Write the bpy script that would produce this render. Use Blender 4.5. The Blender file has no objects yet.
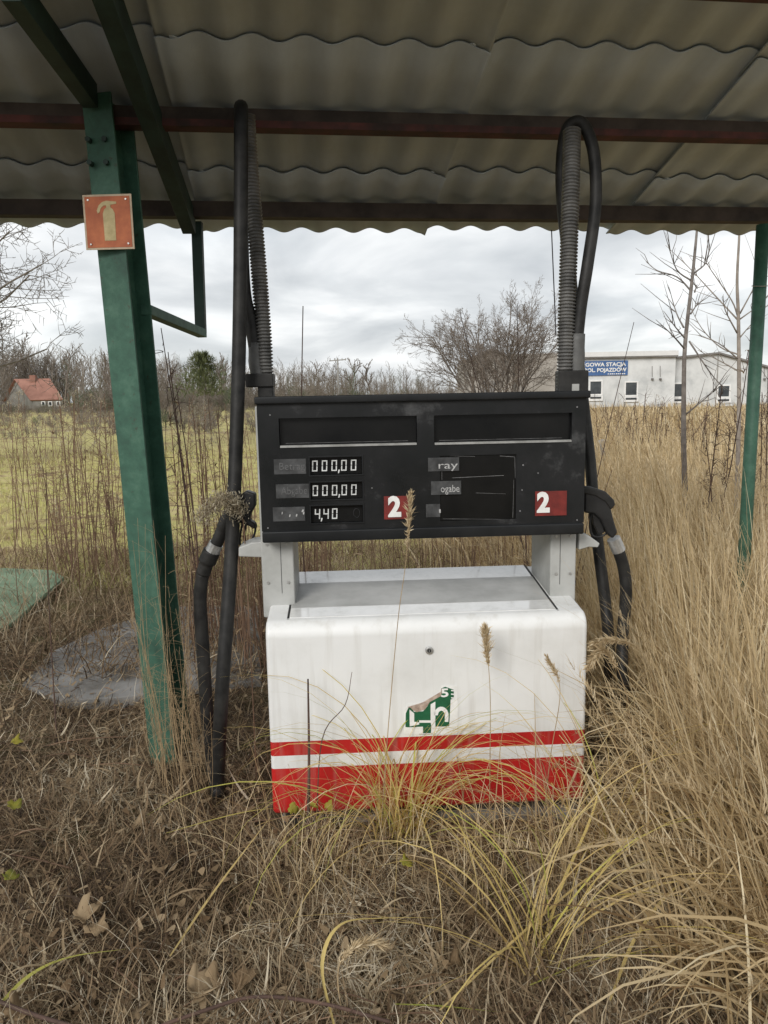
import bpy, math, random
import numpy as np
from mathutils import Vector, Matrix

S = bpy.context.scene
COL = S.collection
rng = np.random.default_rng(7)
random.seed(7)
RAD = math.radians

# ------------------------------------------------------------------ camera
FPX, PITCH, ROLL = 770.0, RAD(8.6), RAD(1.1)
CAM = np.array([0.0, 0.0, 1.5])
Fv = np.array([0, math.cos(PITCH), -math.sin(PITCH)])
R0 = np.array([1.0, 0, 0]); U0 = np.array([0, math.sin(PITCH), math.cos(PITCH)])
Rv = R0 * math.cos(ROLL) - U0 * math.sin(ROLL)
Uv = U0 * math.cos(ROLL) + R0 * math.sin(ROLL)
cd = bpy.data.cameras.new('camera'); cam = bpy.data.objects.new('camera', cd); COL.objects.link(cam)
cd.sensor_fit = 'VERTICAL'; cd.sensor_height = 24; cd.lens = 24 * FPX / 1024
cd.clip_start = 0.02; cd.clip_end = 2000
M3 = Matrix(((Rv[0], Uv[0], -Fv[0]), (Rv[1], Uv[1], -Fv[1]), (Rv[2], Uv[2], -Fv[2])))
cam.matrix_world = Matrix.Translation(CAM) @ M3.to_4x4()
S.camera = cam

def ray(x, y): return Fv + Rv * (x - 384) / FPX + Uv * (512 - y) / FPX
def atY(x, y, Y): v = ray(x, y); return CAM + v * (Y / v[1])
def atZ(x, y, Z=0.0): v = ray(x, y); return CAM + v * ((Z - CAM[2]) / v[2])

# ------------------------------------------------------------------ sky and sun
SUN_EL, SUN_AZ = RAD(32), RAD(207)          # behind the photographer, a little to the left
W = bpy.data.worlds.new('World'); S.world = W; W.use_nodes = True
nt = W.node_tree; nt.nodes.clear()
def N(tree, t, **kw):
    n = tree.nodes.new(t)
    for k, v in kw.items(): setattr(n, k, v)
    return n
out = N(nt, 'ShaderNodeOutputWorld'); bg = N(nt, 'ShaderNodeBackground'); bg.inputs[1].default_value = 0.1
sky = N(nt, 'ShaderNodeTexSky', sky_type='NISHITA', sun_disc=False, sun_elevation=SUN_EL, sun_rotation=SUN_AZ)
tc = N(nt, 'ShaderNodeTexCoord'); sx = N(nt, 'ShaderNodeSeparateXYZ'); nt.links.new(tc.outputs['Generated'], sx.inputs[0])
zz = N(nt, 'ShaderNodeMath', operation='MAXIMUM'); nt.links.new(sx.outputs[2], zz.inputs[0]); zz.inputs[1].default_value = 0.0
za = N(nt, 'ShaderNodeMath', operation='ADD'); nt.links.new(zz.outputs[0], za.inputs[0]); za.inputs[1].default_value = 0.22
dx = N(nt, 'ShaderNodeMath', operation='DIVIDE'); nt.links.new(sx.outputs[0], dx.inputs[0]); nt.links.new(za.outputs[0], dx.inputs[1])
dy = N(nt, 'ShaderNodeMath', operation='DIVIDE'); nt.links.new(sx.outputs[1], dy.inputs[0]); nt.links.new(za.outputs[0], dy.inputs[1])
cb = N(nt, 'ShaderNodeCombineXYZ'); nt.links.new(dx.outputs[0], cb.inputs[0]); nt.links.new(dy.outputs[0], cb.inputs[1])
n1 = N(nt, 'ShaderNodeTexNoise'); n1.inputs['Scale'].default_value = 1.25; n1.inputs['Detail'].default_value = 7; n1.inputs['Roughness'].default_value = 0.52; n1.inputs['Distortion'].default_value = 0.35
nt.links.new(cb.outputs[0], n1.inputs['Vector'])
r1 = N(nt, 'ShaderNodeValToRGB'); e = r1.color_ramp.elements
e[0].position = 0.30; e[0].color = (0.38, 0.405, 0.43, 1); e[1].position = 0.68; e[1].color = (0.90, 0.905, 0.90, 1)
m_ = r1.color_ramp.elements.new(0.5); m_.color = (0.60, 0.62, 0.635, 1)
nt.links.new(n1.outputs[0], r1.inputs[0])
sc_ = N(nt, 'ShaderNodeMix', data_type='RGBA', blend_type='MULTIPLY'); sc_.inputs[0].default_value = 1.0
nt.links.new(r1.outputs[0], sc_.inputs[6]); sc_.inputs[7].default_value = (7.9, 7.9, 7.9, 1)
n2 = N(nt, 'ShaderNodeTexNoise'); n2.inputs['Scale'].default_value = 0.5; n2.inputs['Detail'].default_value = 4
nt.links.new(cb.outputs[0], n2.inputs['Vector'])
r2 = N(nt, 'ShaderNodeMapRange'); r2.inputs[1].default_value = 0.3; r2.inputs[2].default_value = 0.5; r2.inputs[3].default_value = 0.82; r2.inputs[4].default_value = 0.97
nt.links.new(n2.outputs[0], r2.inputs[0])
mx = N(nt, 'ShaderNodeMix', data_type='RGBA'); nt.links.new(r2.outputs[0], mx.inputs[0]); nt.links.new(sky.outputs[0], mx.inputs[6]); nt.links.new(sc_.outputs[2], mx.inputs[7])
nt.links.new(mx.outputs[2], bg.inputs[0]); nt.links.new(bg.outputs[0], out.inputs[0])

ld = bpy.data.lights.new('sun', 'SUN'); ld.energy = 1.5; ld.angle = RAD(24); ld.color = (1.0, 0.965, 0.92)
sun = bpy.data.objects.new('sun', ld); COL.objects.link(sun)
sd = Vector((math.sin(SUN_AZ) * math.cos(SUN_EL), math.cos(SUN_AZ) * math.cos(SUN_EL), math.sin(SUN_EL)))
sun.rotation_euler = sd.to_track_quat('Z', 'Y').to_euler(); sun.location = (-3, -6, 8)

S.view_settings.view_transform = 'Standard'; S.view_settings.look = 'None'
S.view_settings.exposure = 0.74; S.view_settings.gamma = 1.0; S.view_settings.use_curve_mapping = False
S.render.engine = 'CYCLES'
try:
    S.cycles.use_denoising = True; S.cycles.denoiser = 'OPENIMAGEDENOISE'
    S.cycles.denoising_input_passes = 'RGB_ALBEDO_NORMAL'
    S.cycles.max_bounces = 7; S.cycles.diffuse_bounces = 4; S.cycles.glossy_bounces = 3
    S.cycles.transmission_bounces = 3; S.cycles.transparent_max_bounces = 4
    S.cycles.caustics_reflective = False; S.cycles.caustics_refractive = False
except Exception: pass

# ------------------------------------------------------------------ materials
MATS = {}
def newmat(name):
    m = bpy.data.materials.new(name); m.use_nodes = True
    b = m.node_tree.nodes['Principled BSDF']; MATS[name] = m
    return m, m.node_tree, b
def noise(t, scale, detail=5, rough=0.55, vec=None, dist=0.0):
    n = N(t, 'ShaderNodeTexNoise'); n.inputs['Scale'].default_value = scale; n.inputs['Detail'].default_value = detail
    n.inputs['Roughness'].default_value = rough; n.inputs['Distortion'].default_value = dist
    if vec is None:
        c = N(t, 'ShaderNodeTexCoord'); vec = c.outputs['Object']
    t.links.new(vec, n.inputs['Vector'])
    return n.outputs[0]
def ramp(t, fac, stops):
    r = N(t, 'ShaderNodeValToRGB'); el = r.color_ramp.elements
    el[0].position, el[0].color = stops[0][0], (*stops[0][1], 1)
    el[1].position, el[1].color = stops[-1][0], (*stops[-1][1], 1)
    for p, c in stops[1:-1]:
        k = el.new(p); k.color = (*c, 1)
    t.links.new(fac, r.inputs[0]); return r.outputs[0]
def mixc(t, fac, a, b, blend='MIX'):
    m = N(t, 'ShaderNodeMix', data_type='RGBA', blend_type=blend)
    for s, v in ((0, fac), (6, a), (7, b)):
        if isinstance(v, (int, float)): m.inputs[s].default_value = v
        elif isinstance(v, tuple): m.inputs[s].default_value = (*v, 1)
        else: t.links.new(v, m.inputs[s])
    return m.outputs[2]
def bump(t, b, h, strength=0.3, dist=0.01):
    n = N(t, 'ShaderNodeBump'); n.inputs['Strength'].default_value = strength; n.inputs['Distance'].default_value = dist
    t.links.new(h, n.inputs['Height']); t.links.new(n.outputs[0], b.inputs['Normal'])
def simple(name, c1, c2, scale=8, rough=0.6, bs=0.0, bd=0.004, metal=0.0, coat=0.0, lo=0.35, hi=0.65, spec=0.5, c3=None):
    m, t, b = newmat(name)
    f = noise(t, scale, 6, 0.6)
    st = [(lo, c1), (hi, c2)]
    if c3: st = [(lo, c1), ((lo + hi) / 2, c3), (hi, c2)]
    t.links.new(ramp(t, f, st), b.inputs['Base Color'])
    b.inputs['Roughness'].default_value = rough; b.inputs['Metallic'].default_value = metal
    b.inputs['Coat Weight'].default_value = coat; b.inputs['Specular IOR Level'].default_value = spec
    if bs: bump(t, b, noise(t, scale * 3, 5), bs, bd)
    return m
def blade_mat(name, stops, trans=0.3, rough=0.6):
    """colour of each blade from its own random number, with light passing through"""
    m, t, b = newmat(name)
    a = N(t, 'ShaderNodeAttribute'); a.attribute_name = 'rnd'
    c = ramp(t, a.outputs['Fac'], stops)
    t.links.new(c, b.inputs['Base Color']); b.inputs['Roughness'].default_value = rough; b.inputs['Specular IOR Level'].default_value = 0.3
    if trans:
        tr = N(t, 'ShaderNodeBsdfTranslucent'); t.links.new(c, tr.inputs[0])
        mixs = N(t, 'ShaderNodeMixShader'); mixs.inputs[0].default_value = trans
        t.links.new(b.outputs[0], mixs.inputs[1]); t.links.new(tr.outputs[0], mixs.inputs[2])
        t.links.new(mixs.outputs[0], t.nodes['Material Output'].inputs[0])
    return m

# ground: brown soil and thatch near, yellow-green moss in the field, straw colours on the right
def ground_mat():
    m, t, b = newmat('ground')
    c = N(t, 'ShaderNodeTexCoord'); o = c.outputs['Object']
    s = N(t, 'ShaderNodeSeparateXYZ'); t.links.new(o, s.inputs[0])
    soil = ramp(t, noise(t, 9, 8, 0.7, o), [(0.3, (0.045, 0.032, 0.022)), (0.5, (0.10, 0.073, 0.045)), (0.72, (0.19, 0.145, 0.085))])
    soil = mixc(t, ramp(t, noise(t, 2.6, 6, 0.65, o), [(0.52, (0, 0, 0)), (0.66, (0.7, 0.7, 0.7))]), soil, (0.10, 0.105, 0.035))
    moss = ramp(t, noise(t, 1.1, 8, 0.7, o), [(0.38, (0.19, 0.14, 0.08)), (0.45, (0.36, 0.29, 0.14)), (0.53, (0.43, 0.41, 0.15)), (0.60, (0.46, 0.38, 0.20)), (0.66, (0.25, 0.185, 0.10))])
    far = ramp(t, noise(t, 0.22, 7, 0.7, o), [(0.38, (0.26, 0.20, 0.11)), (0.48, (0.38, 0.33, 0.15)), (0.56, (0.40, 0.37, 0.15)), (0.66, (0.30, 0.22, 0.125))])
    straw = ramp(t, noise(t, 3, 7, 0.65, o), [(0.35, (0.17, 0.12, 0.065)), (0.65, (0.34, 0.265, 0.14))])
    def rng_(sock, a, bb):
        r = N(t, 'ShaderNodeMapRange'); r.interpolation_type = 'SMOOTHSTEP'; t.links.new(sock, r.inputs[0]); r.inputs[1].default_value = a; r.inputs[2].default_value = bb; return r.outputs[0]
    wob = N(t, 'ShaderNodeMath', operation='MULTIPLY_ADD'); t.links.new(noise(t, 0.9, 5, 0.6, o), wob.inputs[0]); wob.inputs[1].default_value = 2.4; t.links.new(s.outputs[1], wob.inputs[2])
    near = rng_(wob.outputs[0], 6.3, 8.0)
    c1 = mixc(t, near, soil, moss)
    c2 = mixc(t, rng_(wob.outputs[0], 17, 30), c1, far)
    wx = N(t, 'ShaderNodeMath', operation='MULTIPLY_ADD'); t.links.new(noise(t, 0.5, 4, 0.6, o), wx.inputs[0]); wx.inputs[1].default_value = 2.0; t.links.new(s.outputs[0], wx.inputs[2])
    c3 = mixc(t, rng_(wx.outputs[0], 1.4, 2.8), c2, straw)
    t.links.new(c3, b.inputs['Base Color']); b.inputs['Roughness'].default_value = 0.95; b.inputs['Specular IOR Level'].default_value = 0.1
    bump(t, b, noise(t, 30, 6, 0.7, o), 0.6, 0.02)
    return m
ground_mat()

# white enamel with a red band and a red foot painted on it
def pump_paint():
    m, t, b = newmat('pump_paint')
    c = N(t, 'ShaderNodeTexCoord'); o = c.outputs['Object']
    s = N(t, 'ShaderNodeSeparateXYZ'); t.links.new(o, s.inputs[0])
    def gt(v):
        q = N(t, 'ShaderNodeMath', operation='GREATER_THAN'); t.links.new(s.outputs[2], q.inputs[0]); q.inputs[1].default_value = v; return q.outputs[0]
    white = ramp(t, noise(t, 2.6, 7, 0.65, o), [(0.3, (0.63, 0.63, 0.61)), (0.5, (0.72, 0.725, 0.715)), (0.75, (0.76, 0.765, 0.76))])
    red = ramp(t, noise(t, 5, 6, 0.65, o), [(0.35, (0.38, 0.014, 0.014)), (0.65, (0.50, 0.020, 0.019))])
    col = mixc(t, gt(0.210), red, white)
    col = mixc(t, gt(0.257), col, red)
    col = mixc(t, gt(0.308), col, white)
    # splashed earth near the foot and rain streaks: dirt with a shape of its own
    mp = N(t, 'ShaderNodeMapping'); mp.inputs['Scale'].default_value = (22, 22, 1.6); t.links.new(o, mp.inputs['Vector'])
    streak = ramp(t, noise(t, 1.0, 4, 0.6, mp.outputs[0]), [(0.52, (0, 0, 0)), (0.78, (1, 1, 1))])
    mm = N(t, 'ShaderNodeMath', operation='MULTIPLY'); t.links.new(streak, mm.inputs[0]); mm.inputs[1].default_value = 0.34
    col = mixc(t, mm.outputs[0], col, (0.36, 0.33, 0.27))
    spl = ramp(t, noise(t, 60, 4, 0.7, o), [(0.58, (0, 0, 0)), (0.70, (1, 1, 1))])
    mr = N(t, 'ShaderNodeMapRange'); t.links.new(s.outputs[2], mr.inputs[0]); mr.inputs[1].default_value = 0.34; mr.inputs[2].default_value = 0.03; mr.inputs[3].default_value = 0.0; mr.inputs[4].default_value = 0.6
    m2 = N(t, 'ShaderNodeMath', operation='MULTIPLY'); t.links.new(spl, m2.inputs[0]); t.links.new(mr.outputs[0], m2.inputs[1])
    col = mixc(t, m2.outputs[0], col, (0.16, 0.115, 0.075))
    chip = ramp(t, noise(t, 26, 7, 0.75, o), [(0.715, (0, 0, 0)), (0.735, (1, 1, 1))]); col = mixc(t, chip, col, (0.17, 0.085, 0.045))
    t.links.new(col, b.inputs['Base Color']); b.inputs['Roughness'].default_value = 0.34; b.inputs['Coat Weight'].default_value = 0.15
    bump(t, b, noise(t, 3.0, 3, 0.5, o), 0.10, 0.012)
    return m
pump_paint()
# weathered top lid: glossy enamel with grime
def lid_paint():
    m, t, b = newmat('lid_paint')
    g = noise(t, 9, 8, 0.72); g2 = noise(t, 1.8, 4, 0.6)
    c = ramp(t, g, [(0.32, (0.50, 0.495, 0.47)), (0.46, (0.64, 0.64, 0.62)), (0.60, (0.72, 0.72, 0.705))])
    t.links.new(c, b.inputs['Base Color'])
    t.links.new(ramp(t, g, [(0.35, (0.22,) * 3), (0.65, (0.08,) * 3)]), b.inputs['Roughness']); b.inputs['Coat Weight'].default_value = 1.0; b.inputs['Coat Roughness'].default_value = 0.05; b.inputs['Coat IOR'].default_value = 1.7
    return m
lid_paint()
simple('lid_shade_grey', (0.30, 0.30, 0.285), (0.42, 0.42, 0.405), 7, 0.4, c3=(0.37, 0.37, 0.355))

simple('pump_black', (0.008, 0.009, 0.010), (0.016, 0.017, 0.018), 5, 0.36, 0.05, 0.003, spec=0.28)
def black_face():
    m, t, b = newmat('black_face')
    f = noise(t, 4, 8, 0.7); f2 = noise(t, 2.2, 3, 0.5)
    c = ramp(t, f, [(0.40, (0.006, 0.007, 0.0075)), (0.56, (0.012, 0.0125, 0.0135)), (0.68, (0.065, 0.066, 0.067))])
    t.links.new(c, b.inputs['Base Color'])
    t.links.new(ramp(t, f2, [(0.35, (0.26,) * 3), (0.65, (0.5,) * 3)]), b.inputs['Roughness']); b.inputs['Specular IOR Level'].default_value = 0.3
black_face()
simple('dark_glass', (0.004, 0.0045, 0.005), (0.012, 0.012, 0.012), 3, 0.2, spec=0.18)
simple('scratch', (0.10, 0.10, 0.10), (0.25, 0.25, 0.25), 30, 0.6)
simple('grey_paint', (0.33, 0.335, 0.32), (0.43, 0.435, 0.42), 6, 0.5, 0.08, 0.002, c3=(0.39, 0.395, 0.38))
simple('grey_ledge', (0.22, 0.22, 0.21), (0.34, 0.34, 0.33), 20, 0.5)
simple('plate_grey', (0.022, 0.023, 0.024), (0.07, 0.072, 0.074), 25, 0.45)
simple('digit_white', (0.50, 0.51, 0.50), (0.72, 0.73, 0.72), 60, 0.5)
simple('faint_text', (0.06, 0.062, 0.064), (0.14, 0.14, 0.14), 120, 0.5)
simple('text_white', (0.30, 0.30, 0.30), (0.48, 0.48, 0.47), 120, 0.5)
simple('badge_red', (0.10, 0.012, 0.010), (0.20, 0.022, 0.018), 18, 0.45)
simple('badge_white', (0.66, 0.66, 0.64), (0.78, 0.78, 0.76), 40, 0.5)
simple('logo_green', (0.006, 0.075, 0.030), (0.012, 0.115, 0.050), 40, 0.5)
simple('sticker_white', (0.68, 0.68, 0.66), (0.80, 0.80, 0.78), 40, 0.5)
simple('sticker_torn', (0.24, 0.17, 0.13), (0.50, 0.40, 0.33), 50, 0.8)
simple('rubber', (0.008, 0.008, 0.008), (0.030, 0.029, 0.027), 14, 0.55, 0.25, 0.003, spec=0.3)
simple('boot_grey', (0.05, 0.05, 0.05), (0.12, 0.12, 0.115), 12, 0.6)
simple('spiral_plastic', (0.06, 0.06, 0.058), (0.14, 0.137, 0.13), 14, 0.5)
simple('nozzle_black', (0.010, 0.010, 0.011), (0.022, 0.022, 0.022), 20, 0.42, 0.1, 0.002, spec=0.35)
simple('alloy', (0.35, 0.35, 0.34), (0.55, 0.55, 0.54), 30, 0.4, metal=0.7)
simple('seam_black', (0.008, 0.008, 0.008), (0.02, 0.02, 0.02), 20, 0.7)
simple('plinth_dark', (0.025, 0.023, 0.020), (0.07, 0.062, 0.05), 14, 0.9, 0.4)
simple('concrete', (0.17, 0.16, 0.145), (0.33, 0.315, 0.29), 5, 0.92, 0.4, 0.006, c3=(0.26, 0.25, 0.23))
simple('slab_grey', (0.10, 0.092, 0.08), (0.26, 0.255, 0.245), 3.2, 0.9, 0.4, 0.006, c3=(0.19, 0.185, 0.175))
def green_paint():
    m, t, b = newmat('green_paint')
    f = noise(t, 11, 8, 0.72); f2 = noise(t, 34, 6, 0.7)
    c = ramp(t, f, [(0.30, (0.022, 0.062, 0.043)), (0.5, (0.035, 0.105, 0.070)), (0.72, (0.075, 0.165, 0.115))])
    rust = ramp(t, f2, [(0.62, (0, 0, 0)), (0.70, (1, 1, 1))])
    c = mixc(t, rust, c, (0.045, 0.045, 0.030))
    t.links.new(c, b.inputs['Base Color']); b.inputs['Roughness'].default_value = 0.62; bump(t, b, f2, 0.25, 0.003)
green_paint()
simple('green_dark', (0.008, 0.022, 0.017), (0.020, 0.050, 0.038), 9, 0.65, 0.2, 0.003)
simple('green_board', (0.10, 0.15, 0.09), (0.22, 0.29, 0.19), 4.5, 0.8, 0.3, 0.006, lo=.32, hi=.68, c3=(0.15, 0.225, 0.14))
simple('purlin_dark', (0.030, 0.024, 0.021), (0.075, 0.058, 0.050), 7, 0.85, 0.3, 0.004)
simple('purlin_red', (0.035, 0.022, 0.020), (0.12, 0.038, 0.033), 9, 0.8, 0.3, 0.004, c3=(0.075, 0.029, 0.026))
def eternit():
    m, t, b = newmat('eternit')
    c = N(t, 'ShaderNodeTexCoord'); o = c.outputs['Object']
    f = noise(t, 2.2, 8, 0.7, o)
    mp = N(t, 'ShaderNodeMapping'); mp.inputs['Scale'].default_value = (9, 1.2, 1); t.links.new(o, mp.inputs['Vector'])
    f2 = noise(t, 1.0, 5, 0.6, mp.outputs[0])
    a = ramp(t, f, [(0.3, (0.45, 0.51, 0.56)), (0.5, (0.52, 0.585, 0.635)), (0.72, (0.58, 0.64, 0.685))])
    c2 = mixc(t, ramp(t, f2, [(0.45, (0, 0, 0)), (0.75, (0.5, 0.5, 0.5))]), a, (0.40, 0.43, 0.45))
    t.links.new(c2, b.inputs['Base Color']); b.inputs['Roughness'].default_value = 0.95; b.inputs['Specular IOR Level'].default_value = 0.15
    bump(t, b, noise(t, 40, 5, 0.7, o), 0.25, 0.004)
eternit()
simple('sign_orange', (0.36, 0.085, 0.028), (0.52, 0.15, 0.050), 16, 0.6)
simple('sign_cream', (0.40, 0.32, 0.15), (0.56, 0.46, 0.24), 30, 0.6)
simple('sign_edge', (0.42, 0.33, 0.22), (0.55, 0.45, 0.32), 30, 0.6)
simple('bark_grey', (0.10, 0.085, 0.075), (0.23, 0.205, 0.185), 12, 0.9)
simple('bark_pale', (0.20, 0.17, 0.145), (0.32, 0.28, 0.24), 12, 0.9)
simple('bark_far', (0.13, 0.105, 0.085), (0.24, 0.20, 0.165), 0.08, 0.95)
simple('stem_brown', (0.11, 0.062, 0.038), (0.26, 0.165, 0.105), 3.0, 0.85)
simple('stem_straw', (0.26, 0.18, 0.10), (0.42, 0.31, 0.17), 20, 0.7)
simple('stem_dark', (0.045, 0.026, 0.020), (0.12, 0.070, 0.052), 8.0, 0.85)
simple('pine_needle', (0.075, 0.095, 0.042), (0.17, 0.19, 0.09), 2.0, 0.8)
simple('render_white', (0.47, 0.485, 0.485), (0.66, 0.67, 0.665), 0.7, 0.9, c3=(0.59, 0.60, 0.595))
simple('coping_white', (0.60, 0.60, 0.59), (0.70, 0.70, 0.69), 0.8, 0.8)
simple('frame_white', (0.70, 0.70, 0.69), (0.80, 0.80, 0.79), 2, 0.6)
simple('window_glass', (0.03, 0.035, 0.04), (0.07, 0.08, 0.085), 1.2, 0.12)
simple('sign_blue', (0.04, 0.10, 0.24), (0.065, 0.14, 0.32), 2, 0.5)
simple('shed_grey', (0.27, 0.25, 0.22), (0.37, 0.345, 0.31), 0.6, 0.9)
simple('roof_grey', (0.14, 0.13, 0.12), (0.22, 0.21, 0.20), 0.6, 0.9)
simple('roof_tile', (0.23, 0.11, 0.08), (0.34, 0.17, 0.125), 0.5, 0.85)
simple('house_wall', (0.18, 0.175, 0.16), (0.28, 0.27, 0.25), 0.6, 0.9)
simple('pole_grey', (0.24, 0.23, 0.21), (0.36, 0.35, 0.33), 2, 0.9)
simple('wire_dark', (0.03, 0.025, 0.03), (0.07, 0.06, 0.065), 9, 0.7)
blade_mat('thatch', [(0.0, (0.055, 0.036, 0.022)), (0.3, (0.165, 0.108, 0.060)), (0.58, (0.31, 0.23, 0.138)), (0.82, (0.46, 0.38, 0.255)), (1.0, (0.64, 0.57, 0.44))], 0.2, 0.75)
blade_mat('straw', [(0.0, (0.24, 0.155, 0.075)), (0.3, (0.42, 0.31, 0.165)), (0.62, (0.60, 0.465, 0.265)), (0.9, (0.74, 0.61, 0.39)), (1.0, (0.78, 0.68, 0.47))], 0.35)
blade_mat('gold_blade', [(0.0, (0.62, 0.46, 0.20)), (0.4, (0.74, 0.58, 0.25)), (0.68, (0.70, 0.56, 0.18)), (0.78, (0.54, 0.52, 0.13)), (0.88, (0.42, 0.46, 0.10)), (0.94, (0.70, 0.55, 0.25)), (1.0, (0.78, 0.66, 0.42))], 0.4, 0.5)
blade_mat('lawn_blade', [(0.0, (0.32, 0.25, 0.13)), (0.35, (0.50, 0.43, 0.23)), (0.62, (0.54, 0.50, 0.20)), (0.85, (0.44, 0.46, 0.15)), (1.0, (0.62, 0.54, 0.35))], 0.35, 0.7)
blade_mat('seed_tan', [(0.0, (0.42, 0.32, 0.19)), (0.6, (0.60, 0.48, 0.30)), (1.0, (0.74, 0.63, 0.44))], 0.4, 0.8)
blade_mat('fluff', [(0.0, (0.30, 0.25, 0.17)), (0.6, (0.46, 0.40, 0.29)), (1.0, (0.60, 0.55, 0.43))], 0.4, 0.9)
blade_mat('dead_leaf', [(0.0, (0.15, 0.095, 0.050)), (0.5, (0.28, 0.20, 0.115)), (1.0, (0.42, 0.32, 0.20))], 0.25, 0.8)
blade_mat('yellow_leaf', [(0.0, (0.22, 0.25, 0.04)), (0.5, (0.36, 0.32, 0.05)), (1.0, (0.42, 0.30, 0.07))], 0.35, 0.6)
blade_mat('twig_mix', [(0.0, (0.085, 0.050, 0.032)), (0.5, (0.17, 0.105, 0.066)), (1.0, (0.28, 0.19, 0.125))], 0.0, 0.85)
blade_mat('wood_mix', [(0.0, (0.12, 0.10, 0.08)), (0.5, (0.195, 0.165, 0.135)), (0.8, (0.25, 0.215, 0.18)), (1.0, (0.095, 0.115, 0.065))], 0.0, 0.95)

# ------------------------------------------------------------------ helpers
def tag(o, label=None, cat=None, group=None, kind=None):
    if label: o['label'] = label
    if cat: o['category'] = cat
    if group: o['group'] = group
    if kind: o['kind'] = kind
    return o
PM = {}
def thing(name, loc, rotz, label, cat, group=None):
    o = bpy.data.objects.new(name, None); COL.objects.link(o)
    o.location = loc; o.rotation_euler = (0, 0, rotz); o.empty_display_size = 0.1
    PM[o.name] = Matrix.Translation(Vector(loc)) @ Matrix.Rotation(rotz, 4, 'Z')
    return tag(o, label, cat, group)
def link(name, me, mat, parent=None):
    o = bpy.data.objects.new(name, me); COL.objects.link(o)
    if mat is not None and not me.materials: me.materials.append(MATS[mat])
    if parent is not None: o.parent = parent
    return o
def np_mesh(name, v, f, rnd=None, smooth=False):
    me = bpy.data.meshes.new(name)
    v = np.ascontiguousarray(v, dtype=np.float32); f = np.ascontiguousarray(f, dtype=np.int32); k = f.shape[1]
    me.vertices.add(len(v)); me.vertices.foreach_set('co', v.ravel())
    me.loops.add(f.size); me.loops.foreach_set('vertex_index', f.ravel())
    me.polygons.add(len(f)); me.polygons.foreach_set('loop_start', np.arange(0, f.size, k, dtype=np.int32))
    if smooth: me.polygons.foreach_set('use_smooth', np.ones(len(f), dtype=bool))
    me.update(calc_edges=True)
    if rnd is not None:
        me.attributes.new('rnd', 'FLOAT', 'POINT').data.foreach_set('value', np.ascontiguousarray(rnd, dtype=np.float32))
    return me

class MB:
    def __init__(s): s.v = []; s.f = []
    def add(s, v, f):
        n = len(s.v); s.v += [tuple(map(float, p)) for p in v]; s.f += [tuple(i + n for i in q) for q in f]; return s
    def box(s, x0, x1, y0, y1, z0, z1):
        return s.add([(x0,y0,z0),(x1,y0,z0),(x1,y1,z0),(x0,y1,z0),(x0,y0,z1),(x1,y0,z1),(x1,y1,z1),(x0,y1,z1)],
                     [(3,2,1,0),(4,5,6,7),(0,1,5,4),(1,2,6,5),(2,3,7,6),(3,0,4,7)])
    def bar(s, a, b, w, h, up=(0,0,1)):
        a = Vector(a); b = Vector(b); d = (b - a).normalized(); u = Vector(up); x = d.cross(u).normalized(); y = x.cross(d).normalized()
        P = []
        for q in (a, b):
            for i, j in ((-1,-1),(1,-1),(1,1),(-1,1)): P.append(q + x * (i * w / 2) + y * (j * h / 2))
        return s.add(P, [(3,2,1,0),(4,5,6,7),(0,1,5,4),(1,2,6,5),(2,3,7,6),(3,0,4,7)])
    def prism(s, poly, y0, y1, plane='xz'):
        n = len(poly)
        if plane == 'xz': V = [(p[0], y0, p[1]) for p in poly] + [(p[0], y1, p[1]) for p in poly]
        elif plane == 'yz': V = [(y0, p[0], p[1]) for p in poly] + [(y1, p[0], p[1]) for p in poly]
        else: V = [(p[0], p[1], y0) for p in poly] + [(p[0], p[1], y1) for p in poly]
        F = [tuple(range(n)), tuple(range(2*n - 1, n - 1, -1))] + [(i, n + i, n + (i+1) % n, (i+1) % n) for i in range(n)]
        return s.add(V, F)
    def tube(s, pts, rad, k=8, cap=True):
        pts = [Vector(p) for p in pts]; n = len(pts)
        if not hasattr(rad, '__len__'): rad = [rad] * n
        V = []; ref = None
        for i, p in enumerate(pts):
            d = (pts[min(i+1, n-1)] - pts[max(i-1, 0)]).normalized()
            if ref is None:
                ref = Vector((0,0,1)) if abs(d.z) < .9 else Vector((1,0,0))
            x = (ref - d * ref.dot(d)).normalized(); ref = x; y = d.cross(x)
            for j in range(k):
                a = 2 * math.pi * j / k; V.append(p + (x * math.cos(a) + y * math.sin(a)) * rad[i])
        F = [(i*k + j, i*k + (j+1) % k, (i+1)*k + (j+1) % k, (i+1)*k + j) for i in range(n-1) for j in range(k)]
        if cap: F += [tuple(range(k-1, -1, -1)), tuple(range((n-1)*k, n*k))]
        return s.add(V, F)
    def build(s, name, mat, parent=None, world=False, bevel=0.0, smooth=False, seg=2):
        v = s.v
        if world and parent is not None:
            q = parent
            while q.name not in PM: q = q.parent
            inv = PM[q.name].inverted(); v = [inv @ Vector(p) for p in v]
        me = bpy.data.meshes.new(name); me.from_pydata([tuple(p) for p in v], [], s.f); me.update()
        o = link(name, me, mat, parent)
        if bevel:
            md = o.modifiers.new('bevel', 'BEVEL'); md.width = bevel; md.segments = seg; md.limit_method = 'ANGLE'; md.angle_limit = RAD(40)
        if smooth or bevel:
            for p in me.polygons: p.use_smooth = True
            if bevel:
                md.harden_normals = False
                w = o.modifiers.new('wn', 'WEIGHTED_NORMAL'); w.keep_sharp = True
        return o
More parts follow.
